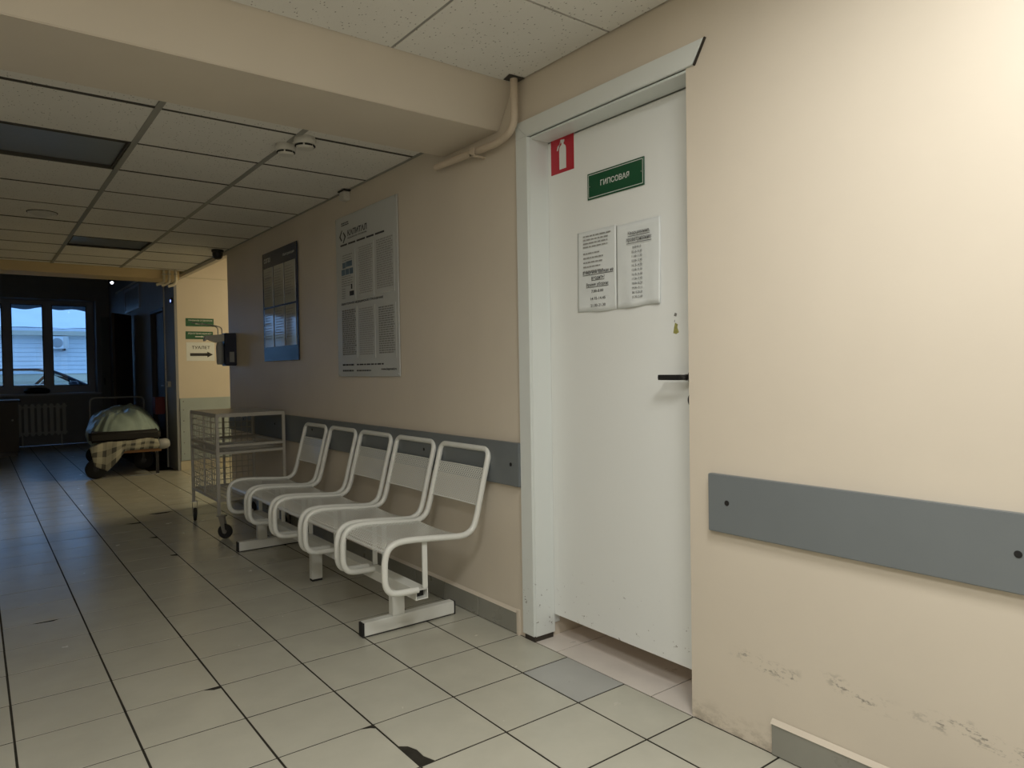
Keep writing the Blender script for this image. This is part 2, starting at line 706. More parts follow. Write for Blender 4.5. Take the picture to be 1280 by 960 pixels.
# ---- floor: grout bed + tiles
fl = struct('floor', MB().box(-3.2, 4.4, -2.6, 14.0, -.12, -.0014), M['grout'], at=(0, 0, 0))
GAPX, GAPY = .0036, .0034
tile_mb = MB()
hx, hy = TILE / 2 - GAPX, TILE / 2 - GAPY
ch = .0004


def tile_shape(mb, x0, x1, y0, y1, z=0.0, c=ch):
    mb.quad((x0 + c, y0 + c, z), (x1 - c, y0 + c, z), (x1 - c, y1 - c, z), (x0 + c, y1 - c, z))
    t = [(x0 + c, y0 + c, z), (x1 - c, y0 + c, z), (x1 - c, y1 - c, z), (x0 + c, y1 - c, z)]
    l = [(x0, y0, z - c), (x1, y0, z - c), (x1, y1, z - c), (x0, y1, z - c)]
    b = [(p[0], p[1], z - .0022) for p in l]
    for i in range(4):
        j = (i + 1) % 4
        mb.quad(l[i], l[j], t[j], t[i])
        mb.quad(b[i], b[j], l[j], l[i])


def tile_poly(mb, pts, z=0.0):
    mb.quad(*[(p[0], p[1], z) for p in pts])
    k = len(pts)
    for i in range(k):
        j = (i + 1) % k
        mb.quad((*pts[i], z - .0022), (*pts[j], z - .0022), (*pts[j], z), (*pts[i], z))


tile_shape(tile_mb, -hx, hx, -hy, hy)
tile_me = to_mesh('tile', tile_mb, M['floor_tile'], Vector((0, 0, 0)), weld=True)
edge_mb = MB()
EX0, EX1 = GX + 3 * TILE, WX - .004
tile_shape(edge_mb, -(EX1 - EX0) / 2 + GAPX, (EX1 - EX0) / 2 - .001, -hy, hy)
edge_me = to_mesh('tile', edge_mb, M['floor_tile'], Vector((0, 0, 0)), weld=True)
# broken tiles: (column, row) -> polygon with the bite taken out
broken = {
    (1, -3): lambda x0, x1, y0, y1: [(x0 + .046, y0), (x1, y0), (x1, y1), (x0, y1), (x0, y0 + .138), (x0 + .022, y0 + .120), (x0 + .034, y0 + .085), (x0 + .032, y0 + .042)],
    (0, -3): lambda x0, x1, y0, y1: [(x0, y0), (x1, y0), (x1, y1 - .024), (x1 - .012, y1 - .002 - .010), (x1 - .040, y1)] + [(x0, y1)],
    (-1, -1): lambda x0, x1, y0, y1: [(x0, y0), (x1, y0), (x1, y1 - .020), (x1 - .024, y1 - .020), (x1 - .055, y1), (x0, y1)],
    (1, 11): lambda x0, x1, y0, y1: [(x0, y0), (x1, y0), (x1, y1), (x1 - .06, y1 - .05), (x1 - .14, y1 - .06), (x1 - .20, y1), (x0, y1)],
    (0, 8): lambda x0, x1, y0, y1: [(x0, y0), (x1, y0), (x1, y1 - .06), (x1 - .03, y1 - .03), (x1 - .05, y1), (x0, y1)],
    (0, 10): lambda x0, x1, y0, y1: [(x0, y0), (x1, y0), (x1, y1 - .05), (x1 - .06, y1 - .04), (x1 - .11, y1), (x0, y1)],
    (0, 6): lambda x0, x1, y0, y1: [(x0, y0), (x1, y0), (x1, y1 - .05), (x1 - .03, y1 - .03), (x1 - .04, y1), (x0, y1)],
    (-2, 3): lambda x0, x1, y0, y1: [(x0, y0), (x1, y0), (x1, y1), (x0 + .22, y1), (x0 + .19, y1 - .018), (x0 + .13, y1 - .012), (x0 + .11, y1), (x0, y1)],
}
rest = MB()
JMAX = 20
for j in range(-17, 37):
    y0 = GY + j * TILE
    if y0 > 13.75 + .01:
        break
    for i in range(-13, 9):
        x0 = GX + i * TILE
        if -6 <= j < JMAX and -3 <= i <= 2:
            if (i, j) in broken:
                mb = MB()
                tile_poly(mb, broken[(i, j)](x0 + GAPX, x0 + TILE - GAPX, y0 + GAPY, y0 + TILE - GAPY))
                obj('tile', mb, M['floor_tile'], fl, label='cream floor tile with a broken corner')
                continue
            o = bpy.data.objects.new('tile', tile_me)
            o.parent = fl
            o.location = (x0 + TILE / 2, y0 + TILE / 2, random.uniform(-.0003, .0002))
            o.rotation_euler = (random.uniform(-.0018, .0018), random.uniform(-.0018, .0018), random.uniform(-.003, .003))
            COL.objects.link(o)
        elif i == 3 and j < 12:
            if -6 <= j:
                if j == -3:
                    mb = MB()
                    tile_shape(mb, EX0 + GAPX, EX1, y0 + GAPY, y0 + TILE - GAPY)
                    obj('tile', mb, M['floor_grey'], fl, weld=True, label='grey replacement floor tile')
                else:
                    o = bpy.data.objects.new('tile', edge_me)
                    o.parent = fl
                    o.location = ((EX0 + EX1) / 2, y0 + TILE / 2, 0)
                    COL.objects.link(o)
        else:
            if j < 12 and (i > 3 or x0 < XL - .3):
                continue
            if j >= 21 and x0 > 1.5:
                continue
            tile_shape(rest, x0 + GAPX, x0 + TILE - GAPX, y0 + GAPY, y0 + TILE - GAPY)
rt = obj('distant_tiles', rest, M['floor_tile'], fl, kind='stuff')
# threshold tiles in the doorway
for (ya, yb) in ((1.47, 1.652), (1.656, 2.152), (2.156, 2.30)):
    mb = MB()
    tile_shape(mb, WX - .001, 2.62, ya, yb, .001)
    obj('tile', mb, M['threshold_tile'], fl, weld=True, label='pinkish threshold tile')

# ---- right wall
DY0, DY1 = 1.478, 2.297      # doorway
wr = struct('wall_right', MB().box(WX, WX + .14, -2.6, DY0, 0, ZN + .06), M['wall_scuffed'], at=(WX, 0, 0))
struct('wall_right_lintel', MB().box(WX, WX + .14, DY0, DY1, 2.122, ZN + .06), M['wall'], at=(WX, DY0, 2.122))
struct('wall_right_far', MB().box(WX, WX + .14, DY1, 6.655, 0, ZN + .06), M['wall'], at=(WX, DY1, 0))
# small room behind the door
inner = MB().box(2.70, 2.80, 1.0, 3.0, 0, 2.4).box(WX + .14, 2.70, .9, 1.0, 0, 2.4).box(WX + .14, 2.70, 3.0, 3.1, 0, 2.4).box(WX + .14, 2.8, .9, 3.1, 2.4, 2.5)
inner.box(WX + .14, 2.5, 2.302, 3.0, 0, 2.4)
struct('wall_inner', inner, M['wall'], at=(2.7, 2, 0))
struct('wall_left', MB().box(XL - .1, XL, -2.6, 8.9, 0, ZN + .06), M['wall'])
struct('wall_back', MB().box(XL - .1, WX + .14, -2.7, -2.6, 0, ZN + .06), M['wall'])

# ---- side hall
struct('wall_side_near', MB().box(WX + .14, 4.4, 6.555, 6.655, 0, 2.85), M['wall'])
struct('wall_side_end', MB().box(4.3, 4.4, 6.655, 9.03, 0, 2.85), M['wall'])
sw = struct('wall_side_far', MB().box(1.925, 4.4, 9.03, 9.16, 0, 2.85), M['wall'], at=(1.93, 9.03, 0))
struct('ceiling_side_hall', MB().box(WX - .0, 4.4, 6.555, 9.16, 2.85, 2.95), M['wall'])
struct('wall_above_opening', MB().box(WX + .004, WX + .05, 6.655, 9.03, ZC - .035, 2.85), M['wall'])

# ---- ceilings
cs = struct('ceiling', MB().box(XL - .1, WX, 2.75, 9.03, ZC + .045, ZC + .14).box(XL - .1, WX, -2.6, 2.75, ZN + .045, ZN + .14), M['grid_gap'], at=(0, 0, ZC))
XS = [XL, -.565, .037, .640, 1.236, WX - .004]
YS = [2.93, 3.235, 3.785, 4.325, 4.870, 5.405, 5.975, 6.545, 7.060, 7.580, 8.110, 8.26]
LAMPS = {(2, 2): 'a', (3, 7): 'b'}
for yi in range(len(YS) - 1):
    for xi in range(len(XS) - 1):
        if (xi, yi) in LAMPS:
            continue
        g = .008
        dz = random.uniform(-.0015, .002)
        obj('ceiling_tile', MB().box(XS[xi] + g, XS[xi + 1] - g, YS[yi] + g, YS[yi + 1] - g, ZC + dz, ZC + .016), M['ceiling_tile'], cs)
for x in XS[1:-1]:
    obj('grid_runner', MB().box(x - .013, x + .013, YS[0], YS[-1], ZC - .0035, ZC + .03), M['grid'], cs)
for y in YS[1:-1]:
    obj('grid_cross_tee', MB().box(XL, WX - .004, y - .009, y + .009, ZC - .0018, ZC + .03), M['grid_gap'], cs)
obj('wall_angle', MB().box(WX - .012, WX + .006, YS[0], 9.03, ZC - .006, ZC + .02), M['grid'], cs)
NXS = [XL, -.53, .07, .670, 1.270, WX - .004]
NYS = [2.375, 1.810, 1.265, .720, .150, -.40, -.95, -1.32, -1.88, -2.45]
NLAMPS = {(3, 3), (1, 3), (2, 7)}
for yi in range(len(NYS) - 1):
    for xi in range(len(NXS) - 1):
        if (xi, yi) in NLAMPS:
            continue
        g = .006
        obj('ceiling_tile', MB().box(NXS[xi] + g, NXS[xi + 1] - g, NYS[yi + 1] + g, NYS[yi] - g, ZN + random.uniform(-.002, .002), ZN + .016), M['ceiling_tile'], cs)
for x in NXS[1:-1]:
    obj('grid_runner', MB().box(x - .010, x + .010, NYS[-1], NYS[0], ZN + .004, ZN + .03), M['grid'], cs)
for y in NYS[1:-1]:
    obj('grid_cross_tee', MB().box(XL, WX, y - .010, y + .010, ZN + .018, ZN + .03), M['grid_gap'], cs)

# ---- boxed beam across the corridor
pf = [(XL, 2.352, ZN + .06), (XL, 2.495, 2.187), (XL, 2.945, 2.185), (XL, 2.945, ZN + .06)]
struct('trim_1', MB().prism(pf, (WX - XL, 0, 0)), M['wall'], bevel=.003, at=(XL, 2.5, 2.187))
# ---- lintel at the far end of the corridor
struct('trim_2', MB().box(XL, 1.80, 8.25, 8.62, 2.165, ZC + .06), M['beam_end'], bevel=.01)
struct('trim_3', MB().box(XL - .1, 1.925, 8.90, 9.03, 2.26, 2.95), M['wall'])

# ---- door casing and jamb
dc = thing('door_casing', (WX, 2.33, 0), 'white painted door casing with a mitred head board, chipped near the floor', 'door frame')
k = .012
obj('side_casing', MB().box(WX - k, WX + .002, 2.287, 2.363, .022, 2.108).prism([(WX - k, 2.287, 2.108), (WX - k, 2.363, 2.108), (WX - k, 2.363, 2.177)], (k + .002, 0, 0)), M['casing'], dc, bevel=.002)
obj('head_casing', MB().prism([(WX - k, 2.2875, 2.1085), (WX - k, 2.3630, 2.1775), (WX - k, 1.400, 2.1775), (WX - k, 1.446, 2.1085)], (k + .002, 0, 0)), M['casing'], dc, bevel=.002)
obj('end_crack', MB().prism([(WX - k + .002, 1.4435, 2.106), (WX - k + .002, 1.400, 2.1785), (WX - k + .002, 1.3968, 2.1785), (WX - k + .002, 1.4405, 2.106)], (k, 0, 0)), M['foot_dark'], dc, label='dark crack at the mitred end of the casing')
obj('side_jamb', MB().box(WX - .006, 1.953, 2.281, 2.296, .022, 2.108), M['casing'], dc, bevel=.003)
obj('door_stop', MB().box(1.953, 1.985, 2.289, 2.296, .06, 2.108), M['casing'], dc)
obj('head_jamb', MB().box(WX + .002, 1.953, DY0, 2.296, 2.098, 2.1068), M['casing'], dc, bevel=.002)
obj('head_light_block', MB().box(1.9895, 2.002, DY0, 2.297, 2.06, 2.122), M['casing'], dc)  # unseen strip behind the door, added to block leaking lamp light
obj('casing_foot', MB().box(WX - .008, 1.945, 2.286, 2.352, 0, .024), M['foot_dark'], dc, label='dark worn foot of the casing')

# ---- door leaf
dr = thing('door_leaf', (1.95, 1.89, 0), 'white flush door in the right wall with a black lever handle', 'door')
obj('panel', MB().box(1.951, 1.989, 1.484, 2.287, .098, 2.094), M['door_leaf'], dr, bevel=.002)
obj('handle_rose', MB().lathe([(.026, 0), (.026, .007), (.022, .010), (.012, .011), (.0105, .048)], (1.951, 1.532, 1.112), (-1, 0, 0)), M['black'], dr, smooth=.6)
lever = fillet([(1.925, 1.532, 1.112), (1.898, 1.532, 1.112), (1.896, 1.553, 1.112), (1.896, 1.640, 1.112)], .012)
lm = MB().tube(lever[:-1] + [lever[-1]], .0095, 10)
lm.box(1.888, 1.904, 1.545, 1.640, 1.103, 1.121)
obj('lever', lm, M['black'], dr, bevel=.003, smooth=.6)
obj('keyhole_rose', MB().lathe([(.026, 0), (.026, .007), (.021, .010), (.004, .0105)], (1.951, 1.532, 1.034), (-1, 0, 0)), M['black'], dr, smooth=.6)
for hz in (.35, 1.85):
    obj('hinge', MB().cyl((1.962, 2.2885, hz), (1.962, 2.2885, hz + .09), .003, 10), M['zinc'], dr)


# ---- grey wall guards
def guard(name, y0, y1, z0, z1, holes, label, x=WX):
    g = thing(name, (x, (y0 + y1) / 2, z0), label, 'wall guard')
    obj('board', MB().hexa([(x + .001, y0, z0), (x - .021, y0, z0), (x - .021, y1, z0), (x + .001, y1, z0)][::-1],
                           [(x + .001, y0, z1), (x - .021, y0, z1), (x - .021, y1, z1), (x + .001, y1, z1)][::-1]), M['guard'], g, bevel=.002)
    for y, z in holes:
        obj('screw_hole', MB().lathe([(.008, 0), (.0085, .0012), (.004, .0016)], (x - .021, y, z), (-1, 0, 0), 12), M['hole'], g)
    return g


guard('wall_guard', -2.4, 1.391, .632, .812, [(1.321, .727), (.560, .722), (-.20, .72)], 'grey wall guard board right of the white door')
guard('wall_guard', 2.364, 6.62, .645, .832, [(2.418, .738), (3.155, .743), (3.907, .755), (4.66, .755), (5.41, .755), (6.2, .755)], 'grey wall guard board behind the bench and the wire cart')

# ---- skirting tiles (parts of the skirting)
for nm, ya, yb in (('baseboard_right', -2.5, 1.183), ('baseboard_right_far', 2.405, 6.63)):
    b = struct(nm, MB().box(WX - .004, WX + .002, ya, yb, 0, .096), M['grout'], at=(WX, ya, 0))
    obj('top_bead', MB().prism([(WX + .002, ya, .094), (WX - .013, ya, .094), (WX - .002, ya, .108)], (0, yb - ya, 0)), M['wall'], b)
    y = yb if nm == 'baseboard_right' else ya
    sgn = -1 if nm == 'baseboard_right' else 1
    n = 0
    while (y > ya + .05) if sgn < 0 else (y < yb - .05):
        e = y + sgn * .295
        e = max(e, ya) if sgn < 0 else min(e, yb)
        obj('tile', MB().box(WX - .0105, WX - .003, min(y, e) + .002, max(y, e) - .002, .003, .095), M['base_tile'], b, bevel=.0015, seg=1)
        y = e
obj('end_bead', MB().box(WX - .013, WX, 2.393, 2.406, 0, .108), M['wall'], bpy.data.objects['baseboard_right_far'])
# ------------------------------------------------------------------ lamps in the ceiling
FW = Frame  # alias


def ceiling_lamp(x0, x1, y0, y1, z, label, lit=None, rec=.012):
    t = thing('ceiling_lamp', ((x0 + x1) / 2, (y0 + y1) / 2, z), label, 'lamp')
    fm = MB()
    w = .008
    for a in ((x0, x0 + w, y0, y1), (x1 - w, x1, y0, y1), (x0 + w, x1 - w, y0, y0 + w), (x0 + w, x1 - w, y1 - w, y1)):
        fm.box(*a, z - .002, z + rec + .008)
    obj('frame', fm, M['grid_gap'], t)
    obj('diffuser', MB().box(x0 + w, x1 - w, y0 + w, y1 - w, z + rec, z + rec + .006), lit or M['lamp_panel'], t)
    return t


ceiling_lamp(.055, .622, 3.80, 4.31, ZC, 'square unlit grey ceiling lamp panel near the beam')
ceiling_lamp(.655, 1.222, 6.56, 7.045, ZC, 'square unlit grey ceiling lamp panel near the far lintel')
ceiling_lamp(.68, 1.26, .16, .71, ZN, 'lit white ceiling lamp panel close to the right wall', M['lamp_on'], .012)
ceiling_lamp(-.52, .06, .16, .71, ZN, 'lit white ceiling lamp panel over the middle of the near corridor', M['lamp_on'], .012)
ceiling_lamp(.08, .66, -1.87, -1.33, ZN, 'lit white ceiling panel added behind the viewer as a fill lamp', M['lamp_on'], .012)
t = thing('room_fill_lamp', (2.30, 2.0, 2.34), 'small warm fill lamp added in the unseen room behind the white door', 'lamp')
obj('housing', MB().lathe([(.15, 0), (.15, .05)], (2.30, 2.0, 2.345), (0, 0, 1), 20), M['plastic'], t)
obj('diffuser', MB().lathe([(.12, 0), (.14, .02)], (2.30, 2.0, 2.325), (0, 0, 1), 20), M['lamp_warm'], t)
t = thing('hall_lamp', (3.55, 7.25, 2.72), 'warm lit lamp on the ceiling of the side hall', 'lamp')
obj('housing', MB().box(3.25, 3.85, 6.95, 7.55, 2.74, 2.85), M['plastic'], t, bevel=.01)
obj('diffuser', MB().box(3.28, 3.82, 6.98, 7.52, 2.725, 2.745), M['lamp_warm'], t)


# ---- detectors
def detector(x, y, z, r, label):
    d = thing('smoke_detector', (x, y, z), label, 'smoke detector', 'smoke detectors on the ceiling')
    obj('base', MB().lathe([(r * .92, 0), (r * .92, .012), (r * .5, .013)], (x, y, z), (0, 0, -1), 28), M['plastic'], d, smooth=.6)
    obj('body', MB().lathe([(r, .012), (r, .030), (r * .93, .036)], (x, y, z), (0, 0, -1), 28), M['plastic'], d, smooth=.6)
    obj('cap', MB().lathe([(r * .80, .036), (r * .80, .046), (r * .70, .054), (r * .3, .056)], (x, y, z), (0, 0, -1), 28), M['plastic'], d, smooth=.6)
    for q in range(6):
        a0 = q * PI / 3 + .12
        pts = [(x + math.cos(a0 + i * .17) * r * .83, y + math.sin(a0 + i * .17) * r * .83, z - .041) for i in range(6)]
        obj('vent_slot', MB().tube(pts, .0042, 6), M['slot'], d)


detector(1.275, 3.255, ZC, .052, 'round white smoke detector nearest the beam, the larger looking of the two')
detector(1.235, 3.40, ZC, .048, 'round white smoke detector just beyond the one nearest the beam')
d = thing('ceiling_speaker', (.40, 5.74, ZC), 'round cream ceiling fitting between the two grey lamp panels', 'ceiling fitting')
obj('flange', MB().lathe([(.085, 0), (.085, .004), (.060, .010)], (.40, 5.74, ZC), (0, 0, -1), 32), M['plastic'], d, smooth=.6)
obj('grille', MB().lathe([(.060, .008), (.056, .018), (.03, .026), (.005, .028)], (.40, 5.74, ZC), (0, 0, -1), 32), M['plastic'], d, smooth=.6)
obj('shadow_gap', MB().tube([(.40 + .088 * math.cos(i * PI / 16), 5.74 + .088 * math.sin(i * PI / 16), ZC) for i in range(32)], .003, 6, True), M['slot'], d)
d = thing('dome_camera', (1.775, 6.66, ZC), 'small black dome camera under the ceiling at the corner of the side hall', 'camera')
obj('collar', MB().lathe([(.052, 0), (.052, .018), (.046, .024)], (1.775, 6.66, ZC), (0, 0, -1), 24), M['black'], d, smooth=.6)
obj('dome', MB().lathe([(.045, .022), (.045, .050), (.038, .070), (.024, .083), (.005, .088)], (1.775, 6.66, ZC), (0, 0, -1), 24), M['black'], d, smooth=.8)
d = thing('alarm_sounder', (WX, 4.06, 2.19), 'small cream alarm box high on the wall above the white poster', 'alarm')
obj('housing', MB().box(WX - .045, WX, 4.02, 4.085, 2.190, 2.243), M['plastic'], d, bevel=.005)
obj('top_cap', MB().box(WX - .047, WX, 4.012, 4.10, 2.2435, 2.252), M['slot'], d)
obj('mounting_plate', MB().box(WX - .006, WX, 4.0855, 4.11, 2.20, 2.24), M['plastic'], d)

# ---- pipes
p1 = thing('heating_pipe', (1.81, 2.36, 2.11), 'beige painted pipe bending under the beam beside the white door', 'pipe')
pp = fillet([(1.808, 2.325, 2.40), (1.808, 2.325, 2.150), (1.812, 2.43, 2.118), (1.815, 2.96, 2.135)], .07, 6)
obj('pipe_run', MB().tube(pp, .0165, 14), M['pipe'], p1, smooth=.8)
obj('bracket', MB().box(1.775, 1.852, 2.600, 2.612, 2.094, 2.102).box(1.775, 1.781, 2.58, 2.612, 2.094, 2.125), M['pipe'], p1)
hr = MB()
for i, xx in enumerate((1.640, 1.685, 1.742)):
    z1 = 2.150 - .008 * i
    pt = thing('corner_pipe', (xx, 8.22, 2.10), ('leftmost of the three cream pipes at the right end of the far lintel', 'middle of the three cream pipes at the right end of the far lintel', 'rightmost of the three cream pipes at the right end of the far lintel')[i], 'pipe', 'pipes at the end of the far lintel')
    obj('pipe_run', MB().tube(fillet([(xx, 8.225 - .03 * i, ZC - .002), (xx, 8.225 - .03 * i, z1 - .03), (xx - .075, 8.235 - .03 * i, z1 - .055)], .05, 6), .0135 if i < 2 else .016, 12), M['pipe_white'], pt, smooth=.8)
    obj('clip', MB().box(xx - .019, xx + .019, 8.208 - .03 * i, 8.242 - .03 * i, 2.205, 2.213), M['zinc'], pt)

obj('ceiling_hole', MB().prism([(1.765, 2.300, ZN - .003), (1.842, 2.295, ZN - .003), (1.842, 2.352, ZN - .003), (1.778, 2.356, ZN - .003)], (0, 0, .002)), M['grid_gap'], cs, label='broken tile corner around the pipe')

# ------------------------------------------------------------------ signs on the door and walls
FD = lambda y, z, x=1.951: Frame((x, y, z), (0, -1, 0), (0, 0, 1))      # faces the corridor


def sign(name, fr, w, h, t, mat, label, cat, c=.0):
    th = thing(name, fr.p(w / 2, 0, 0), label, cat)
    mb = MB()
    fr.board(mb, 0, w, 0, h, t, c)
    obj('panel', mb, mat, th, bevel=min(.0015, t * .3), seg=1)
    fr.top = Frame(fr.p(0, 0, c + t), fr.r, fr.u)
    return th, fr.top


th, f = sign('extinguisher_sticker', FD(2.262, 1.955), .141, .146, .0012, M['sign_red'], 'square red fire extinguisher sticker at the top of the white door', 'sign')
mb = MB()
cx = .074
body = [(cx - .021, .014), (cx + .021, .014), (cx + .021, .094), (cx + .019, .104), (cx + .011, .112), (cx - .011, .112), (cx - .019, .104), (cx - .021, .094)]
f.poly(mb, body, .0006)
f.poly(mb, [(cx - .007, .112), (cx + .007, .112), (cx + .007, .122), (cx - .007, .122)], .0006)
f.poly(mb, [(cx - .010, .122), (cx + .010, .122), (cx + .012, .132), (cx - .012, .135)], .0006)
f.poly(mb, [(cx - .012, .135), (cx - .012, .122), (cx - .030, .112), (cx - .036, .094), (cx - .029, .094), (cx - .024, .106)][::-1], .0006)
obj('extinguisher_symbol', mb, M['print_white'], th)

th, f = sign('room_sign', FD(2.041, 1.809), .297, .1025, .004, M['sign_green'], 'dark green nameplate with a white border in the middle of the white door', 'sign', .001)
mb = MB()
f.text(mb, 'ГИПСОВАЯ', .1485, .043, .022, .150, 'c', .0005)
obj('lettering', mb, M['print_white'], th)
mb = MB()
for a in ((.006, .291, .006, .0082), (.006, .291, .0943, .0965), (.006, .0082, .006, .0965), (.2888, .291, .006, .0965)):
    f.rect(mb, *a, c=.0004)
obj('border_line', mb, M['print_white'], th)
for a in (.014, .283):
    obj('screw', MB().lathe([(.0022, 0), (.0018, .0012)], f.p(a, .051, 0), f.n, 10), M['zinc'], th)


def sheet(name, y, z, w, h, wav, label, seed):
    """a paper in a clear sleeve, slightly wavy, taped to the door"""
    rn = random.Random(seed)
    t_ = thing(name, (1.949, y - w / 2, z), label, 'notice')
    ph = rn.random() * 6

    def fn(u, v):
        x = 1.9485 - wav * (1 - v) ** 1.5 * (.5 + .5 * math.sin(u * 11 + ph + v * 2)) - .0006
        return (x, y - u * w, z + v * h + .003 * math.sin(u * 5 + ph) * (1 - v))
    mb_ = MB().grid(fn, 24, 16)
    o = obj('sleeve', mb_, M['sleeve'], t_, smooth=2)
    so = o.modifiers.new('thickness', 'SOLIDIFY')
    so.thickness = .0008
    so.offset = 1
    fx = 1.9485 - wav - .0012
    return t_, Frame((fx, y, z), (0, -1, 0), (0, 0, 1))


th, f = sheet('notice_sheet', 2.103, 1.371, .213, .318, .0025, 'left one of the two notices in plastic sleeves on the white door', 3)
mb = MB()
f.words(mb, .035, .195, .300, .0140, 4, .36, .18, seed=4)
f.words(mb, .035, .150, .232, .0175, 5, .30, .45, seed=9)
obj('small_print', mb, M['ink_pale'], th, kind='stuff')
mb = MB()
f.text(mb, 'В верхней одежде не', .116, .145, .016, .168, 'c', shear=.0)
f.text(mb, 'входить!', .116, .122, .016, .072, 'c')
f.text(mb, 'Время уборки:', .112, .096, .016, .122, 'c')
f.text(mb, '7.00-8.00', .112, .073, .011, .066, 'c')
f.text(mb, '14.15-14.45', .115, .044, .011, .082, 'c')
f.text(mb, '21.00-21.30', .115, .017, .011, .082, 'c')
for a0, a1, b in ((.032, .200, .143), (.080, .152, .120), (.050, .174, .094)):
    f.rect(mb, a0, a1, b, b + .0022)
obj('lettering', mb, M['ink_mid'], th)
th, f = sheet('notice_sheet', 1.888, 1.373, .214, .311, .0055, 'right one of the two notices in plastic sleeves, a list of times', 5)
mb = MB()
f.text(mb, 'Кварцевание,', .118, .262, .016, .106, 'c')
f.text(mb, 'проветривание:', .118, .236, .016, .122, 'c')
for b, a0, a1 in ((.258, .065, .171), (.232, .057, .179)):
    f.rect(mb, a0, a1, b, b + .0022)
obj('heading', mb, M['ink_mid'], th)
mb = MB()
for i, s in enumerate(('8.00-8.15', '10.15-10.30', '11.00-11.30', '12.30-12.45', '14.15-14.30', '15.00-15.30', '16.15-16.30', '17.30-17.45', '18.00-18.30', '19.00-19.15', '20.15-20.30', '21.30-22.00')):
    f.text(mb, s, .108, .213 - i * .0166, .0085, .050 if i else .042, 'c')
obj('lettering', mb, M['ink_mid'], th)

th = thing('sticker_remnant', (1.951, 1.609, 1.262), 'torn yellowish sticker remnant above the door handle', 'sticker')
f = FD(1.622, 1.262)
mb = MB()
f.poly(mb, [(0, .004), (.013, .0), (.025, .006), (.018, .022), (.020, .034), (.008, .040), (.004, .024)], .0008)
obj('torn_patch', mb, M['scar'], th)
mb = MB()
f.poly(mb, [(.004, .044), (.008, .042), (.007, .052)], .0007)
f.poly(mb, [(.003, .064), (.014, .061), (.017, .071), (.008, .075)], .0007)
obj('torn_specks', mb, M['ink_soft'], th)

# ---- white poster board
th, f = sign('information_board', FD(4.228, 1.117, WX - .004), .812, .988, .006, M['board'], 'large white information board with printed sheets and a black chevron emblem', 'poster', .0)
Y0, Z0 = 4.228, 1.117
A = lambda y: Y0 - y
B = lambda z: z - Z0
mb = MB()
f.text(mb, 'КАПИТАЛ', A(4.049), B(1.976), .036, .265, bold=.03)
f.text(mb, 'МЕДИЦИНСКОЕ СТРАХОВАНИЕ', A(4.049), B(1.957), .011, .262, bold=.03)
obj('title', mb, M['ink'], th)
mb = MB()
cy, cz = A(4.121), B(1.982)
f.poly(mb, [(cy - .050, cz + .004), (cy - .014, cz + .040), (cy - .001, cz + .040), (cy - .030, cz + .004)])
f.poly(mb, [(cy - .050, cz + .004), (cy - .030, cz + .004), (cy - .008, cz - .022), (cy - .022, cz - .026)])
obj('chevron_emblem', mb, M['ink'], th)
mb = MB()
f.poly(mb, [(cy + .048, cz - .004), (cy + .028, cz - .004), (cy + .000, cz - .040), (cy + .014, cz - .040)])
f.poly(mb, [(cy + .048, cz - .004), (cy + .018, cz + .026), (cy + .006, cz + .022), (cy + .028, cz - .004)])
obj('chevron_emblem', mb, M['ink'], th)
mb = MB()
f.words(mb, A(4.156), A(3.555), B(1.934), .012, 1, .9, 0, seed=5)
f.words(mb, A(4.138), A(4.0), B(2.066), .012, 2, .6, .3, seed=6)
hb_ = MB()
f.text(hb_, 'ОБЯЗАТЕЛЬНОЕ МЕДИЦИНСКОЕ СТРАХОВАНИЕ', A(4.160), B(1.557), .015, .566, bold=.03)
obj('heading', hb_, M['ink'], th)
f.words(mb, A(4.157), A(3.987), B(1.194), .036, 2, .28, .1, seed=8)
f.words(mb, A(3.954), A(3.60), B(1.193), .012, 1, .7, 0, seed=7)
f.words(mb, A(3.956), A(3.763), B(1.157), .012, 1, .7, 0, seed=11)
hb_ = MB()
f.text(hb_, 'www.kapmed.ru', A(3.636), B(1.150), .017, .185, bold=.03)
obj('web_address', hb_, M['ink'], th)
obj('small_lettering', mb, M['ink'], th, kind='stuff')
cols = [(4.145, 3.960, 1.875, 1.595), (3.905, 3.715, 1.885, 1.595), (3.665, 3.468, 1.893, 1.600),
        (4.150, 3.950, 1.528, 1.244), (3.905, 3.712, 1.522, 1.236), (3.652, 3.460, 1.512, 1.234)]
for i, (ya, yb, zt, zb) in enumerate(cols):
    mb = MB()
    f.board(mb, A(ya) - .012, A(yb) + .012, B(zb) - .012, B(zt) + .012, .0012, 0)
    sh = obj('printed_sheet', mb, M['board'], th)
    mb = MB()
    if i == 0:
        f.words(mb, A(ya) + .02, A(yb) - .02, B(1.865), .015, 3, .3, .3, .0020, 21)
        f.words(mb, A(ya), A(yb), B(1.735), .014, 5, .3, .3, .0020, 22)
        f.words(mb, A(ya), A(ya) + .06, B(1.66), .014, 5, .3, .2, .0020, 23)
    else:
        rows = int((zt - zb) / .0128)
        f.words(mb, A(ya), A(yb), B(zt), .0128, rows, (.5, .5, .62, .74, .52, .58)[i], .10, .0020, 30 + i, center=(i == 1))
    obj('print', mb, M['ink_pale'] if i in (1, 2, 4) else M['ink_soft'], sh, kind='stuff')
mb = MB()
f.rect(mb, A(4.130), A(4.085), B(1.785), B(1.82), .0021)
f.rect(mb, A(4.080), A(3.99), B(1.79), B(1.823), .0021)
for q in range(3):
    f.rect(mb, A(4.145) + q * .058, A(4.145) + q * .058 + .052, B(1.742), B(1.778), .0021)
obj('blue_pictures', mb, M['print_blue'], th)
mb = MB()
f.rect(mb, A(4.033), A(3.970), B(1.610), B(1.638), .0021)
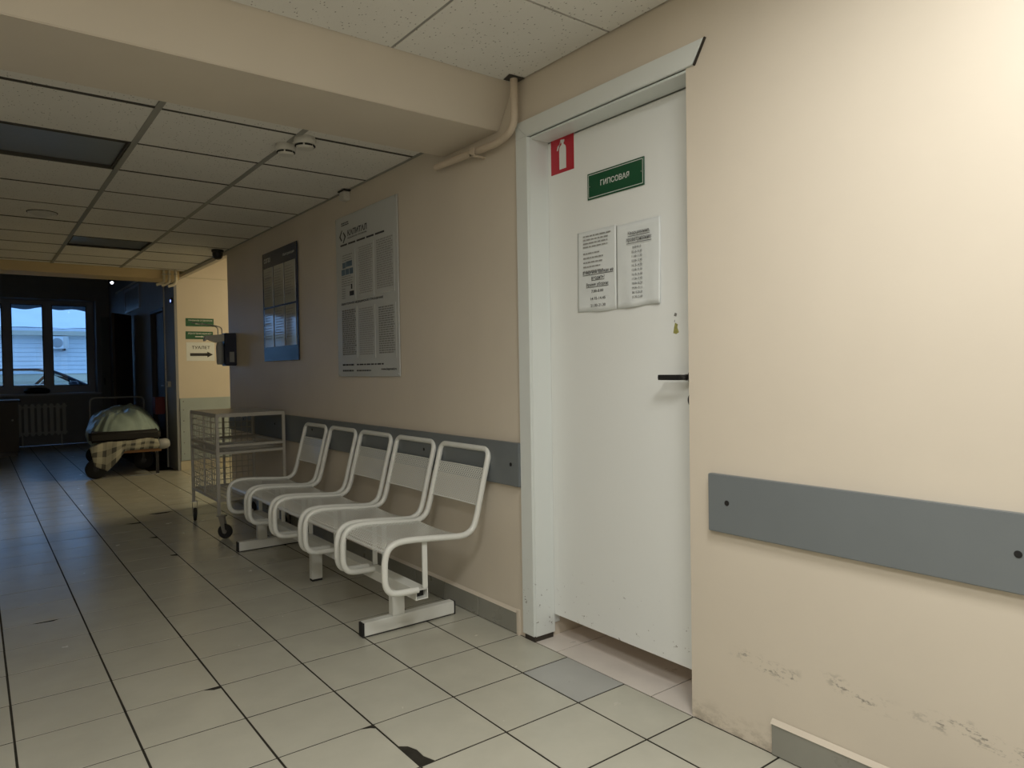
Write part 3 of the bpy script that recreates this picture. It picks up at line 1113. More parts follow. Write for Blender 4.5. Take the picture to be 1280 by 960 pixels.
f.poly(mb, [(A(4.012), B(1.650)), (A(3.992), B(1.650)), (A(3.994), B(1.680)), (A(4.010), B(1.680))], .0021)
obj('black_picture', mb, M['ink'], th)
for a, b in ((.015, .012), (.797, .012), (.015, .976), (.797, .976)):
    obj('screw', MB().lathe([(.006, 0), (.005, .003)], f.p(a, b, 0), f.n, 12), M['zinc'], th)

# ---- blue poster board with six sleeves
th, f = sign('information_board', FD(5.640, 1.236, WX - .006), .742, .842, .008, M['board_blue'], 'dark blue information board with six clear pockets of papers', 'poster', .0)
Y0, Z0 = 5.640, 1.236
mb = MB()
f.text(mb, 'согаз', .045, B(2.000), .034, .145)
obj('lettering', mb, M['print_white'], th)
mb = MB()
f.text(mb, 'Информация', .465, B(2.000), .026, .232)
obj('lettering', mb, M['print_white'], th)
for r, (zb, zt) in enumerate(((1.655, 1.955), (1.345, 1.642))):
    for c, (ya, yb) in enumerate(((5.600, 5.402), (5.370, 5.162), (5.138, 4.930))):
        mb = MB()
        f.board(mb, A(ya), A(yb), B(zb), B(zt), .0035, 0)
        pk = obj('pocket', mb, M['pocket'], th)
        mb = MB()
        f.words(mb, A(ya) + .018, A(yb) - .018, B(zt) - .03, .020, 11, .28, .35, .0040, 60 + r * 3 + c)
        if (r, c) == (0, 0):
            f.rect(mb, A(ya) + .03, A(yb) - .02, B(1.872), B(1.882), .0041)
            f.rect(mb, A(ya) + .02, A(yb) - .02, B(1.80), B(1.807), .0041)
        obj('print', mb, M['ink_soft'], pk, kind='stuff')

# ---- direction signs on the far yellow wall
FS = lambda x, z: Frame((x, 9.03, z), (1, 0, 0), (0, 0, 1))
for i, (x0, z0, w, h, s, lab) in enumerate(((2.022, 1.714, .318, .096, 'ПРИЕМНОЕ ОТДЕЛЕНИЕ', 'upper green direction sign with an arrow on the yellow far wall'),
                                            (2.019, 1.561, .309, .092, 'РЕНТГЕНКАБИНЕТ', 'lower green direction sign with an arrow on the yellow far wall'))):
    th, f = sign('direction_sign', FS(x0, z0), w, h, .004, M['sign_green_far'], lab, 'sign')
    th['group'] = 'green direction signs on the far wall'
    mb = MB()
    f.text(mb, s, w / 2 + .006, h * .62, .019, w * .86, 'c')
    obj('lettering', mb, M['print_white'], th)
    mb = MB()
    f.rect(mb, w * .34, w * .58, h * .27, h * .38)
    f.poly(mb, [(w * .56, h * .20), (w * .67, h * .325), (w * .56, h * .45)])
    obj('arrow', mb, M['print_white'], th)
th, f = sign('toilet_notice', FS(2.023, 1.301), .318, .222, .0015, M['sleeve'], 'white paper notice with a thick black arrow below the green signs', 'notice')
mb = MB()
f.text(mb, 'ТУАЛЕТ', .165, .142, .036, .205, 'c')
obj('lettering', mb, M['ink'], th)
mb = MB()
f.rect(mb, .040, .245, .058, .092)
f.poly(mb, [(.235, .040), (.300, .075), (.235, .110)])
obj('arrow', mb, M['ink'], th)
# pale guard board of the far wall
g = thing('far_wall_board', (2.9, 9.03, .115), 'pale grey blue board fixed along the lower part of the yellow far wall', 'wall guard')
obj('board', MB().box(1.935, 4.28, 9.012, 9.031, .118, .858), M['guard_pale'], g, bevel=.002)
for z in (.20, .33, .46, .59, .72, .82):
    obj('rivet', MB().lathe([(.007, 0), (.005, .004)], (1.972, 9.012, z), (0, -1, 0), 10), M['ink_soft'], g)
struct('baseboard_far', MB().box(1.93, 4.28, 9.018, 9.031, 0, .112), M['ochre_skirting'])
struct('trim_4', MB().box(1.93, 4.28, 9.020, 9.031, 2.288, 2.300), M['pipe_white'])

# ---- elbow dispenser at the end of the right wall
d = thing('hand_dispenser', (WX, 6.46, 1.21), 'navy wall dispenser with a long elbow lever at the wall corner', 'dispenser')
obj('back_plate', MB().box(WX - .098, WX + .001, 6.42, 6.54, 1.213, 1.500), M['navy'], d, bevel=.006)
obj('label', MB().box(WX - .062, WX - .022, 6.4185, 6.4215, 1.245, 1.335), M['plastic_grey'], d)
obj('bottle', MB().lathe([(.026, 0), (.031, .02), (.033, .15), (.026, .19), (.012, .21)], (WX - .128, 6.47, 1.225), (0, 0, 1), 18), M['plastic_grey'], d, smooth=.7)
obj('nozzle', MB().prism([(WX - .095, 6.44, 1.43), (WX - .165, 6.44, 1.415), (WX - .235, 6.44, 1.447), (WX - .255, 6.44, 1.425), (WX - .262, 6.44, 1.43), (WX - .25, 6.44, 1.475), (WX - .095, 6.44, 1.492)], (0, .06, 0)), M['plastic'], d, bevel=.006)
for dy in (0, .05):
    obj('lever_arm', MB().tube(fillet([(WX - .115 - dy * .4, 6.445 + dy, 1.485), (WX - .115 - dy * .4, 6.445 + dy, 1.545), (WX - .16, 6.45 + dy, 1.562), (WX - .355, 6.47, 1.588)], .02, 4), .0045, 8), M['zinc'], d, smooth=.8)
# ------------------------------------------------------------------ the five-seat bench
bn = thing('waiting_bench', (1.48, 3.7, 0), 'white metal bench of five tubular seats on one beam along the wall', 'bench')
obj('beam', MB().box(1.453, 1.511, 2.592, 4.800, .2225, .2265).box(1.453, 1.511, 2.592, 4.800, .1825, .1865).box(1.453, 1.457, 2.592, 4.800, .1865, .2225).box(1.507, 1.511, 2.592, 4.800, .1865, .2225), M['bench'], bn)
obj('beam_lining', MB().box(1.4575, 1.5065, 2.625, 4.79, .187, .222), M['slot'], bn)
for y0, y1, xl, xr in ((2.790, 2.832, 1.302, 1.772), (4.645, 4.687, 1.318, 1.735)):
    ft = obj('foot', MB().box(xl + .006, xr - .004, y0, y1, .006, .064), M['bench'], bn, bevel=.003)
    obj('end_cap', MB().box(xl, xl + .0075, y0 + .001, y1 - .001, .003, .063), M['black_rubber'], ft)
    obj('end_cap', MB().box(xr - .0055, xr + .001, y0 + .001, y1 - .001, .003, .063), M['black_rubber'], ft)
    obj('foot_pad', MB().box(xl + .02, xr - .02, y0 + .006, y1 - .006, 0, .0065), M['black_rubber'], ft)
    obj('post', MB().box(1.447, 1.507, y0 + .001, y1 - .001, .0635, .183), M['bench'], bn, bevel=.003)
ml = obj('post', MB().box(1.447, 1.507, 3.728, 3.770, .010, .183), M['bench'], bn, bevel=.003)
obj('foot_pad', MB().box(1.449, 1.505, 3.73, 3.768, 0, .0105), M['black_rubber'], ml)
prof = [(1.455, .2325), (1.40, .2335), (1.352, .237), (1.322, .250), (1.305, .283), (1.303, .345), (1.306, .385), (1.320, .420), (1.352, .441), (1.41, .446), (1.54, .436), (1.66, .425), (1.705, .430), (1.737, .452), (1.756, .495), (1.772, .555), (1.798, .655), (1.812, .705)]
SEATS = [(2.578, 2.985), (3.047, 3.438), (3.503, 3.890), (3.955, 4.338), (4.404, 4.772)]


def uv_set(o, fn):
    me = o.data
    uv = me.uv_layers.new(name='UVMap')
    off = WPOS[o.parent.name] if o.parent else Vector((0, 0, 0))
    for lp in me.loops:
        uv.data[lp.index].uv = fn(me.vertices[lp.vertex_index].co + off)


for i, (ya, yb) in enumerate(SEATS):
    side = spline([(x, ya, z) for x, z in prof], 3)
    top = fillet([(1.812, ya, .705), (1.834, ya, .789), (1.834, yb, .789), (1.812, yb, .705)], .055, 7)
    other = [Vector((p.x, yb, p.z)) for p in side][::-1]
    fr = obj('seat_frame', MB().tube(side[:-1] + top + other[1:], .0136, 12), M['bench'], bn, smooth=.9)
    # seat sheet follows the tubes from the front bend to the back
    sp = [(1.310, .402), (1.324, .425), (1.352, .4395), (1.405, .4455), (1.50, .4395), (1.60, .431), (1.685, .4275)]
    mb = MB()
    n = 10
    sps = spline([(x, 0, z) for x, z in sp], 4)

    def seat_pt(u, v):
        q = sps[min(int(round(u * (len(sps) - 1))), len(sps) - 1)]
        sag = .010 * math.sin(PI * v) * min(1, u * 3)
        return (q.x, ya + v * (yb - ya), q.z - sag)
    mb.grid(seat_pt, len(sps) - 1, n)
    s = obj('seat_panel', mb, M['perforated'], fr, smooth=2)
    L = [0]
    uv_set(s, lambda co: (co.x, co.y))
    obj('front_lip', MB().tube([(1.392, ya + .01, .4365), (1.392, (ya + yb) / 2, .428), (1.392, yb - .01, .4365)], .0035, 8), M['bench'], fr)
    if i != 3:
        mb = MB()
        mb.grid(lambda u, v: (1.768 + .0422 * v + .006 * math.sin(PI * u), ya + u * (yb - ya), .545 + .158 * v), 10, 4)
        bk = obj('back_panel', mb, M['perforated'], fr, smooth=2)
        uv_set(bk, lambda co: (co.z, co.y))
        for zz in (.545, .703):
            xx = 1.768 + .0422 * (zz - .545) / .158
            obj('panel_edge', MB().tube([(xx + .006 * math.sin(PI * q / 8), ya + q / 8 * (yb - ya), zz) for q in range(9)], .0028, 6), M['bench'], fr)
    for yy in (ya, yb):
        obj('strut', MB().box(1.488, 1.512, yy + (.0145 if yy == ya else -.0225), yy + (.0225 if yy == ya else -.0145), .226, .432), M['bench'], fr, bevel=.002)


# ------------------------------------------------------------------ wire cart
ct = thing('wire_cart', (1.56, 5.49, 0), 'cream wire mesh cart on castors beyond the bench', 'cart')
CX0, CX1, CY0, CY1, CZ0, CZ1 = 1.335, 1.800, 5.135, 5.845, .235, .862
fr = MB()
R = .0105
for x in (CX0, CX1):
    for y in (CY0, CY1):
        obj('corner_post', MB().box(x - R, x + R, y - R, y + R, .16 if y == CY0 else .16, CZ1), M['cart'], ct, bevel=.003)


def rail(x0, y0, x1, y1, z, nm='rail', r=.009):
    e = .0105
    if x0 == x1:
        return obj(nm, MB().box(x0 - r, x0 + r, y0 + e, y1 - e, z - r, z + r), M['cart'], ct, bevel=.002)
    return obj(nm, MB().box(x0 + e, x1 - e, y0 - r, y0 + r, z - r, z + r), M['cart'], ct, bevel=.002)


for z in (.262, .590, .640, .850):
    rail(CX0, CY0, CX1, CY0, z)
    rail(CX0, CY1, CX1, CY1, z)
for z in (.262, .590, .640, .850):
    rail(CX0, CY0, CX0, CY1, z)
    rail(CX1, CY0, CX1, CY1, z)
obj('mid_post', MB().box(CX0 - .008, CX0 + .008, 5.482, 5.498, .271, .841), M['cart'], ct, bevel=.002)
obj('mid_post', MB().box(1.56, 1.576, CY1 - .008, CY1 + .008, .271, .841), M['cart'], ct, bevel=.002)


def wires(nm, o, a, b, na, nb, parent=ct, r=.0028):
    """welded mesh panel: o corner, a and b edge vectors, wires crossing both ways"""
    o, a, b = Vector(o), Vector(a), Vector(b)
    mb_ = MB()
    for i in range(1, na):
        mb_.tube([o + a * i / na, o + a * i / na + b], r, 4)
    for i in range(1, nb):
        mb_.tube([o + b * i / nb, o + b * i / nb + a], r, 4)
    return obj(nm, mb_, M['cart'], parent, kind='stuff')


wires('side_mesh', (CX0, CY0, .262), (0, CY1 - CY0, 0), (0, 0, .588), 15, 13)
wires('back_mesh', (CX0, CY1, .262), (CX1 - CX0, 0, 0), (0, 0, .588), 10, 13)
wires('bottom_mesh', (CX0, CY0, .268), (CX1 - CX0, 0, 0), (0, CY1 - CY0, 0), 10, 16)
wires('shelf_mesh', (CX0, CY0, .590), (CX1 - CX0, 0, 0), (0, CY1 - CY0, 0), 10, 16)
obj('top_plate', MB().box(CX0 - .008, CX1 + .008, CY0 - .008, CY1 + .008, .859, .867), M['cart'], ct, bevel=.002)


def castor(x, y, ztop, rw, ang, parent, trail=.03, w=.024):
    c_, s_ = math.cos(ang), math.sin(ang)

    def tr(p):
        return (x + p.x * c_ - p.y * s_, y + p.x * s_ + p.y * c_, p.z)
    cst = obj('castor', MB().box(-.03 + trail * 0, .03, -.020, .020, ztop - .008, ztop).prism([(-.018, -.019, ztop - .008), (.018, -.019, ztop - .008), (trail + .010, -.019, rw - .006), (trail - .012, -.019, rw - .006)], (0, .003, 0)).prism([(-.018, .016, ztop - .008), (.018, .016, ztop - .008), (trail + .010, .016, rw - .006), (trail - .012, .016, rw - .006)], (0, .003, 0)).xform(tr), M['zinc'], parent)
    obj('wheel', MB().lathe([(rw * .55, -w / 2), (rw * .9, -w / 2), (rw, -w * .3), (rw, w * .3), (rw * .9, w / 2), (rw * .55, w / 2)], (trail, 0, rw), (0, 1, 0), 24).xform(tr), M['black_rubber'], cst, smooth=.7)
    obj('hub', MB().cyl((trail, -w * .62, rw), (trail, w * .62, rw), rw * .32, 14).xform(tr), M['zinc'], cst)
    return cst


castor(1.350, 5.125, .162, .050, math.radians(-40), ct, trail=.022)
castor(1.345, 5.86, .162, .050, math.radians(75), ct)
castor(CX1 - .01, 5.13, .162, .050, math.radians(30), ct)
castor(CX1 - .01, 5.83, .162, .050, math.radians(100), ct)

# ------------------------------------------------------------------ hospital trolley and what lies on it
GA = math.radians(-6.0)
GO = Vector((1.355, 8.93, 0))


def G(p):
    return (GO.x + p[0] * math.cos(GA) - p[1] * math.sin(GA), GO.y + p[0] * math.sin(GA) + p[1] * math.cos(GA), p[2])


gt = thing('trolley_bed', (GO.x, GO.y + .9, 0), 'low hospital trolley on large black wheels at the end of the corridor', 'trolley')
mb = MB()
for x in (-.30, .30):
    mb.box(x - .015, x + .015, 0.0, 1.85, .255, .285)
mb.box(-.30, .30, 1.83, 1.86, .255, .285)
obj('bed_frame', mb.xform(G), M['plastic_grey'], gt)
obj('wood_rail', MB().box(-.31, .345, -.02, .012, .268, .300).xform(G), M['wood'], gt, bevel=.004)
obj('base_board', MB().box(-.30, .30, .014, 1.82, .286, .305).xform(G), M['wood'], gt)
obj('head_rail', MB().tube(fillet([(-.335, 1.86, .27), (-.335, 1.86, .845), (.30, 1.86, .845), (.30, 1.86, .27)], .07, 6), .011, 10).xform(G), M['plastic_grey'], gt, smooth=.8)
obj('leg', MB().box(.285, .318, 0, .035, .012, .268).xform(G), M['black'], gt, bevel=.003)
obj('leg', MB().box(-.30, -.27, .02, .05, .2, .256).xform(G), M['black'], gt)
obj('low_rail', MB().box(.02, .318, .0, .016, .004, .014).xform(G), M['plastic_grey'], gt)
for x, y in ((-.305, .045), (.20, .62), (-.29, 1.66), (.24, 1.66)):
    rw = .108
    w_ = obj('wheel', MB().lathe([(rw * .3, -.018), (rw * .86, -.018), (rw, -.010), (rw, .010), (rw * .86, .018), (rw * .3, .018)], (x, y, rw), (.10, 1, 0), 32).xform(G), M['black_rubber'], gt, smooth=.6)
    obj('hub', MB().lathe([(.028, -.022), (.030, .0), (.028, .022)], (x, y, rw), (.10, 1, 0), 16).xform(G), M['black'], w_)
    obj('wheel_fork', MB().box(x - .012, x + .012, y + .020, y + .026, rw, .256).box(x - .012, x + .012, y - .026, y - .020, rw, .256).xform(G), M['black'], gt)
mt = obj('mattress', MB().box(-.37, .345, -.01, 1.78, .395, .515).xform(G), M['mattress'], bevel=.03, seg=3, smooth=1.0, label='dark thin mattress squeezed under the grey green sheet on the trolley', cat='mattress')


def cover_pt(u, v):
    th_ = u * 2 * PI
    r = v * 1.0
    ex = 2 / 3.2
    cx_, sy_ = math.cos(th_), math.sin(th_)
    px = math.copysign(abs(cx_) ** ex, cx_)
    py = math.copysign(abs(sy_) ** ex, sy_)
    rr = min(r, .94) / .94
    dome = (1 - rr ** 3.4) ** .9 if rr < 1 else 0
    crown = .225 + .025 * math.sin(px * 2.1 * rr + 1) + .02 * math.sin(py * 3.0 * rr)
    z = .500 + crown * dome
    lump = mnoise.noise(Vector((px * rr * 1.6, py * rr * 2.2, 3.1))) * .045 + mnoise.noise(Vector((px * rr * 4.5, py * rr * 5.5, 7.7))) * .022
    z += lump * (1 - rr ** 6)
    # folds fan out from the top towards the hem
    q_ = Vector((cx_ * 2.6, sy_ * 2.6, rr * .7))
    fold = 1.5 * (1 - 2.4 * abs(mnoise.noise(q_))) ** 3 + .9 * (1 - 2.4 * abs(mnoise.noise(q_ * 2.1 + Vector((5, 2, 1))))) ** 3 - .75
    fold = max(-1.2, min(1.6, fold))
    z += fold * .026 * rr ** .7 * (1 - .35 * rr)
    sx = .400 * (1 + .020 * fold * rr)
    sy = .80 * (1 + .014 * fold * rr)
    x = px * r * sx - .005
    y = .80 + py * r * sy
    if r > .94:
        t_ = (r - .94) / .06
        tip = .045 + .10 * max(0, math.cos(th_ - 1.22 * PI)) ** 6 + .15 * max(0, math.cos(th_ - 1.73 * PI)) ** 24 + .014 * math.sin(th_ * 5)
        z -= t_ * tip
        x = px * .94 * sx + px * .014 * t_ - .005
        y = .80 + py * (.94 * sy + .014 * t_)
    return G((x, y, z))


mb = MB().grid(cover_pt, 120, 34)
cv = obj('bedding_cover', mb, M['cover'], smooth=2, weld=True, label='rumpled grey green sheet heaped over the bedding on the trolley', cat='bedding')
so = cv.modifiers.new('thickness', 'SOLIDIFY')
so.thickness = .004
mb = MB()


def blanket_pt(u, v):
    # wad on the wooden rail whose left corner hangs down towards the floor
    x = -.355 + u * .66
    lip = .340 + .045 * u
    drop = (.175 * max(0, 1 - abs(u - .20) / .24) ** .8 * .85 if u < .44 else 0) + .075 * (1 - u) + .015
    zt = lip + .055 * (1 - abs(2 * u - 1))
    s = v
    if s < .35:
        q = s / .35
        return G((x, .10 - q * .13, zt + .02 * math.sin(u * 9)))
    q = (s - .35) / .65
    return G((x + .03 * q, -.032 - .016 * math.sin(q * PI) - .010 * math.sin(u * 21 + q * 2), zt - q * (drop + .06) + .02 * math.sin(u * 9) * (1 - q)))


mb.grid(blanket_pt, 50, 20)
bl = obj('blanket', mb, M['plaid'], smooth=2, label='striped grey and cream blanket hanging over the front of the trolley', cat='blanket')
so = bl.modifiers.new('thickness', 'SOLIDIFY')
so.thickness = .012
uv = bl.data.uv_layers.new(name='UVMap')
nv = 21
for lp in bl.data.loops:
    i = lp.vertex_index
    uv.data[lp.index].uv = ((i // nv) / 50 + (i % nv) / 20 * .12, (i % nv) / 20)
pl = MB().lathe([(.01, 0), (.045, .006), (.060, .03), (.058, .10), (.040, .13), (.01, .135)], (.30, -.01, .345), (.85, .15, .05), 16).xform(G)
obj('folded_cloth', pl, M['plastic_grey'], smooth=1.2, label='small rolled pale cloth at the right front corner of the trolley', cat='cloth')

# ------------------------------------------------------------------ entrance room beyond the lintel
WY = 14.0
RX = 1.90
struct('wall_entrance_right', MB().box(RX, RX + .12, 9.16, 9.60, 0, 2.95).box(RX, RX + .12, 10.42, 14.2, 0, 2.95).box(RX, RX + .12, 9.60, 10.42, 1.98, 2.95).box(RX + .115, RX + .12, 9.60, 10.42, 0, 1.98), M['dark_wall'], at=(RX, 9.16, 0))
struct('wall_entrance_jamb', MB().box(RX, 1.93, 9.025, 9.16, 0, 2.35), M['dark_wall'])
struct('wall_entrance_left', MB().box(-3.2, -3.1, 8.9, 14.2, 0, 2.95), M['dark_wall'])
struct('wall_entrance_front', MB().box(-3.2, XL, 8.9, 9.03, 0, 2.95), M['dark_wall'])
struct('ceiling_entrance', MB().box(-3.2, 2.02, 8.9, 14.4, 2.95, 3.05), M['dark_wall'])
VX0, VX1, VZ0, VZ1 = -2.13, 1.70, .852, 2.425
struct('wall_window', MB().box(-3.2, VX0, WY, WY + .45, 0, 2.95).box(VX1, 2.02, WY, WY + .45, 0, 2.95).box(VX0, VX1, WY, WY + .45, 0, VZ0).box(VX0, VX1, WY, WY + .45, VZ1, 2.95), M['dark_wall'], at=(0, WY, 0))
FY = 14.30
w1 = thing('window_1', (.3, FY, VZ0), 'wide window of the dark entrance room, divided into upright panes', 'window')
w1['kind'] = 'structure'
PX_ = [(-2.02, -1.56), (-1.44, -1.02), (-.905, -.345), (-.225, .395), (.518, .960), (1.086, 1.597)]
fm = MB()
fz0, fz1 = .978, 2.352
fm.box(VX0, VX1, FY, FY + .07, VZ0, fz0).box(VX0, VX1, FY, FY + .07, fz1, VZ1)
xs = [VX0] + [v for p_ in PX_ for v in p_] + [VX1]
for i in range(0, len(xs), 2):
    fm.box(xs[i], xs[i + 1], FY, FY + .07, fz0, fz1)
obj('frame', fm, M['window_frame'], w1, bevel=.004)
for x0, x1 in PX_:
    sb = MB()
    for a in ((x0, x0 + .012, fz0, fz1), (x1 - .012, x1, fz0, fz1)):
        sb.box(a[0], a[1], FY + .02, FY + .055, a[2], a[3])
    sb.box(x0 + .012, x1 - .012, FY + .02, FY + .055, fz0, fz0 + .012).box(x0 + .012, x1 - .012, FY + .02, FY + .055, fz1 - .012, fz1)
    obj('glazing_bead', sb, M['black_rubber'], w1)
    obj('pane', MB().box(x0 + .010, x1 - .010, FY + .034, FY + .038, fz0 + .010, fz1 - .010), M['glass'], w1)
obj('sill', MB().box(VX0 - .05, VX1 + .05, WY - .09, FY, VZ0 - .028, VZ0 + .002), M['window_frame'], w1, bevel=.004)

rd = thing('radiator', (.9, WY - .07, .14), 'cast iron radiator of upright sections below the window', 'radiator')
for i in range(8):
    x = .575 + i * .088
    s_ = obj('section', MB().box(x - .026, x + .026, WY - .115, WY - .035, .165, .690).box(x - .042, x + .042, WY - .095, WY - .05, .615, .665).box(x - .042, x + .042, WY - .095, WY - .05, .185, .235), M['radiator'], rd, bevel=.012, seg=2, smooth=.9)
obj('wall_bracket', MB().box(.60, .62, WY - .05, WY + .001, .60, .62).box(1.14, 1.16, WY - .05, WY + .001, .60, .62), M['radiator'], rd)
obj('foot', MB().box(.60, .62, WY - .09, WY - .05, 0, .19).box(1.14, 1.16, WY - .09, WY - .05, 0, .19), M['radiator'], rd)

tb = thing('low_cabinet', (.0, 12.6, 0), 'dark cabinet standing at the left below the window', 'cabinet')
obj('body', MB().box(-.55, .505, 12.42, 12.86, .05, .775), M['cabinet_dark'], tb, bevel=.004)
obj('top', MB().box(-.58, .535, 12.38, 12.88, .776, .805), M['cabinet_dark'], tb, bevel=.004)
obj('plinth', MB().box(-.52, .48, 12.46, 12.84, 0, .0505), M['black'], tb)
for x0, x1, kx in ((-.54, -.03, -.08), (-.01, .495, .43)):
    dd = obj('door', MB().box(x0, x1, 12.405, 12.4195, .07, .765), M['dark_wood'], tb, bevel=.002)
    obj('knob', MB().lathe([(.008, 0), (.007, .012), (.014, .016), (.014, .026), (.006, .030)], (kx, 12.405, .52), (0, -1, 0), 14), M['zinc'], dd, smooth=.7)
obj('paper_sheet', MB().box(.33, .50, 12.42, 12.62, .8055, .809), M['paper'], label='white papers lying on the dark cabinet', cat='paper')
bg = MB()


def bag_pt(u, v):
    a = u * 2 * PI
    e = .55
    ph = (v - .5) * PI
    c1 = math.cos(ph)
    x = .835 + .185 * math.copysign(abs(math.cos(a)) ** e, math.cos(a)) * c1 ** .5 if c1 > 0 else .835
    y = 14.07 + .085 * math.copysign(abs(math.sin(a)) ** e, math.sin(a)) * max(c1, 0) ** .5
    z = VZ0 + .047 + .043 * math.sin(ph) + .012 * math.sin(a * 5) * v + .006 * math.sin(a * 11) * v
    return (x, y, z)


obj('folded_jacket', bg.grid(bag_pt, 40, 12), M['mattress'], smooth=2, weld=True, label='dark crumpled garment lying on the window sill', cat='clothing')

# doors and fittings along the right side of the entrance room
lf = thing('open_door', (1.74, 11.4, 0), 'dark brown door standing open beside the window, a small paper pinned on it', 'door')
a0, a1 = Vector((1.850, 11.75, 0)), Vector((1.568, 11.33, 0))
dv = (a1 - a0).normalized()
nv_ = Vector((-dv.y, dv.x, 0))
q0 = [a0, a1, a1 + nv_ * .04, a0 + nv_ * .04]
obj('panel', MB().hexa([(p.x, p.y, .01) for p in q0], [(p.x, p.y, 2.022) for p in q0]), M['dark_wood'], lf, bevel=.003)
obj('handle', MB().tube(fillet([a1 - dv * .06 + Vector((0, 0, 1.05)) - nv_ * .0, a1 - dv * .06 - nv_ * .045 + Vector((0, 0, 1.05)), a1 - dv * .17 - nv_ * .045 + Vector((0, 0, 1.05))], .015, 4), .009, 8), M['black'], lf)
fp = Frame(a1 - nv_ * .0025 + Vector((0, 0, 1.40)), -dv, (0, 0, 1))
pn = MB()
fp.board(pn, .10, .20, 0, .20, .002, 0)
nt_ = obj('door_notice', pn, M['paper'], label='small paper pinned to the dark open door', cat='notice')
d2 = thing('door_2', (1.80, WY, 0), 'narrow grey door strip at the corner right of the window', 'door')
d2['kind'] = 'structure'
obj('panel', MB().box(1.765, 1.895, WY - .03, WY - .001, 0, 2.15), M['guard'], d2, bevel=.003)
obj('handle', MB().box(1.79, 1.81, WY - .07, WY - .03, .98, 1.10), M['black'], d2, bevel=.004)
d3 = thing('door_3', (RX, 10.0, 0), 'dark door set in the right wall of the entrance room', 'door')
d3['kind'] = 'structure'
obj('panel', MB().box(RX + .045, RX + .085, 9.64, 10.38, .01, 1.94), M['dark_wood'], d3, bevel=.003)
obj('frame', MB().box(RX - .008, RX + .11, 9.602, 9.638, 0, 1.978).box(RX - .008, RX + .11, 10.382, 10.418, 0, 1.978).box(RX - .008, RX + .11, 9.638, 10.382, 1.942, 1.978), M['cabinet_dark'], d3)
obj('handle', MB().tube(fillet([(RX + .045, 9.72, 1.0), (RX, 9.72, 1.0), (RX, 9.83, 1.0)], .012, 4), .008, 8), M['zinc'], d3)
w2 = thing('window_2', (RX, 11.75, 2.09), 'small high window in the right wall of the entrance room', 'window')
w2['kind'] = 'structure'
fm = MB()
for a in ((11.13, 11.17, 2.09, 2.44), (12.27, 12.31, 2.09, 2.44), (11.17, 12.27, 2.09, 2.12), (11.17, 12.27, 2.41, 2.44)):
    fm.box(RX - .015, RX + .001, *a)
obj('frame', fm, M['window_frame'], w2)
obj('pane', MB().box(RX - .006, RX - .002, 11.17, 12.27, 2.12, 2.41), M['lamp_panel'], w2)
obj('cable_trunking', MB().box(RX - .022, RX + .001, 11.21, 13.1, 2.468, 2.490), M['plastic'], label='pale cable trunking sloping away high on the right wall of the entrance room', cat='trunking')
rp = thing('riser_pipe', (RX - .02, 9.48, 0), 'thin upright pipe at the edge of the far doorway catching the daylight', 'pipe')
obj('pipe_run', MB().cyl((RX - .014, 9.50, .0), (RX - .014, 9.50, 2.33), .009, 10), M['plastic'], rp, smooth=.8)
obj('clip', MB().box(RX - .02, RX + .001, 9.488, 9.512, 1.2, 1.215).box(RX - .02, RX + .001, 9.488, 9.512, .5, .515), M['zinc'], rp)
sk = thing('socket_box', (RX, 9.33, .99), 'small grey socket box beside the riser pipe', 'socket')
obj('housing', MB().box(RX - .035, RX + .001, 9.29, 9.37, .99, 1.06), M['plastic'], sk, bevel=.005)
obj('face_plate', MB().box(RX - .038, RX - .0345, 9.30, 9.36, 1.0, 1.05), M['plastic_grey'], sk)
il = thing('reflection_glint', (RX, 9.12, 2.0), 'tiny glowing blue glint standing for a reflection on the dark jamb', 'lamp')  # housing and lens are made up; the glow imitates a reflection
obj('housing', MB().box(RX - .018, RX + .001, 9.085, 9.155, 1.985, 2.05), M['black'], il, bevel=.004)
obj('lens', MB().box(RX - .021, RX - .0175, 9.105, 9.135, 2.002, 2.028), M['glint_blue'], il)
el = thing('emergency_lamp', (1.6, 11.5, 2.48), 'tiny bright white lamp hanging in the dark entrance room', 'lamp')
obj('rod', MB().cyl((1.605, 11.5, 2.52), (1.605, 11.5, 2.95), .006, 8), M['black'], el)
obj('housing', MB().lathe([(.012, 0), (.045, -.02), (.05, -.06), (.03, -.062)], (1.605, 11.5, 2.53), (0, 0, 1), 16), M['black'], el, smooth=.7)
obj('bulb', MB().lathe([(.008, .02), (.02, .01), (.024, -.008), (.014, -.026), (.004, -.03)], (1.605, 11.47, 2.47), (0, 0, 1), 14), M['led_white'], el, smooth=1.5)
rb = thing('red_box', (1.84, 9.75, .62), 'dull red box hung on the right wall beside the trolley', 'box')
obj('housing', MB().box(RX - .11, RX - .001, 9.66, 9.84, .648, .845), M['red_box'], rb, bevel=.008)
obj('lid', MB().box(RX - .115, RX - .001, 9.655, 9.845, .8455, .862), M['red_box'], rb, bevel=.004)

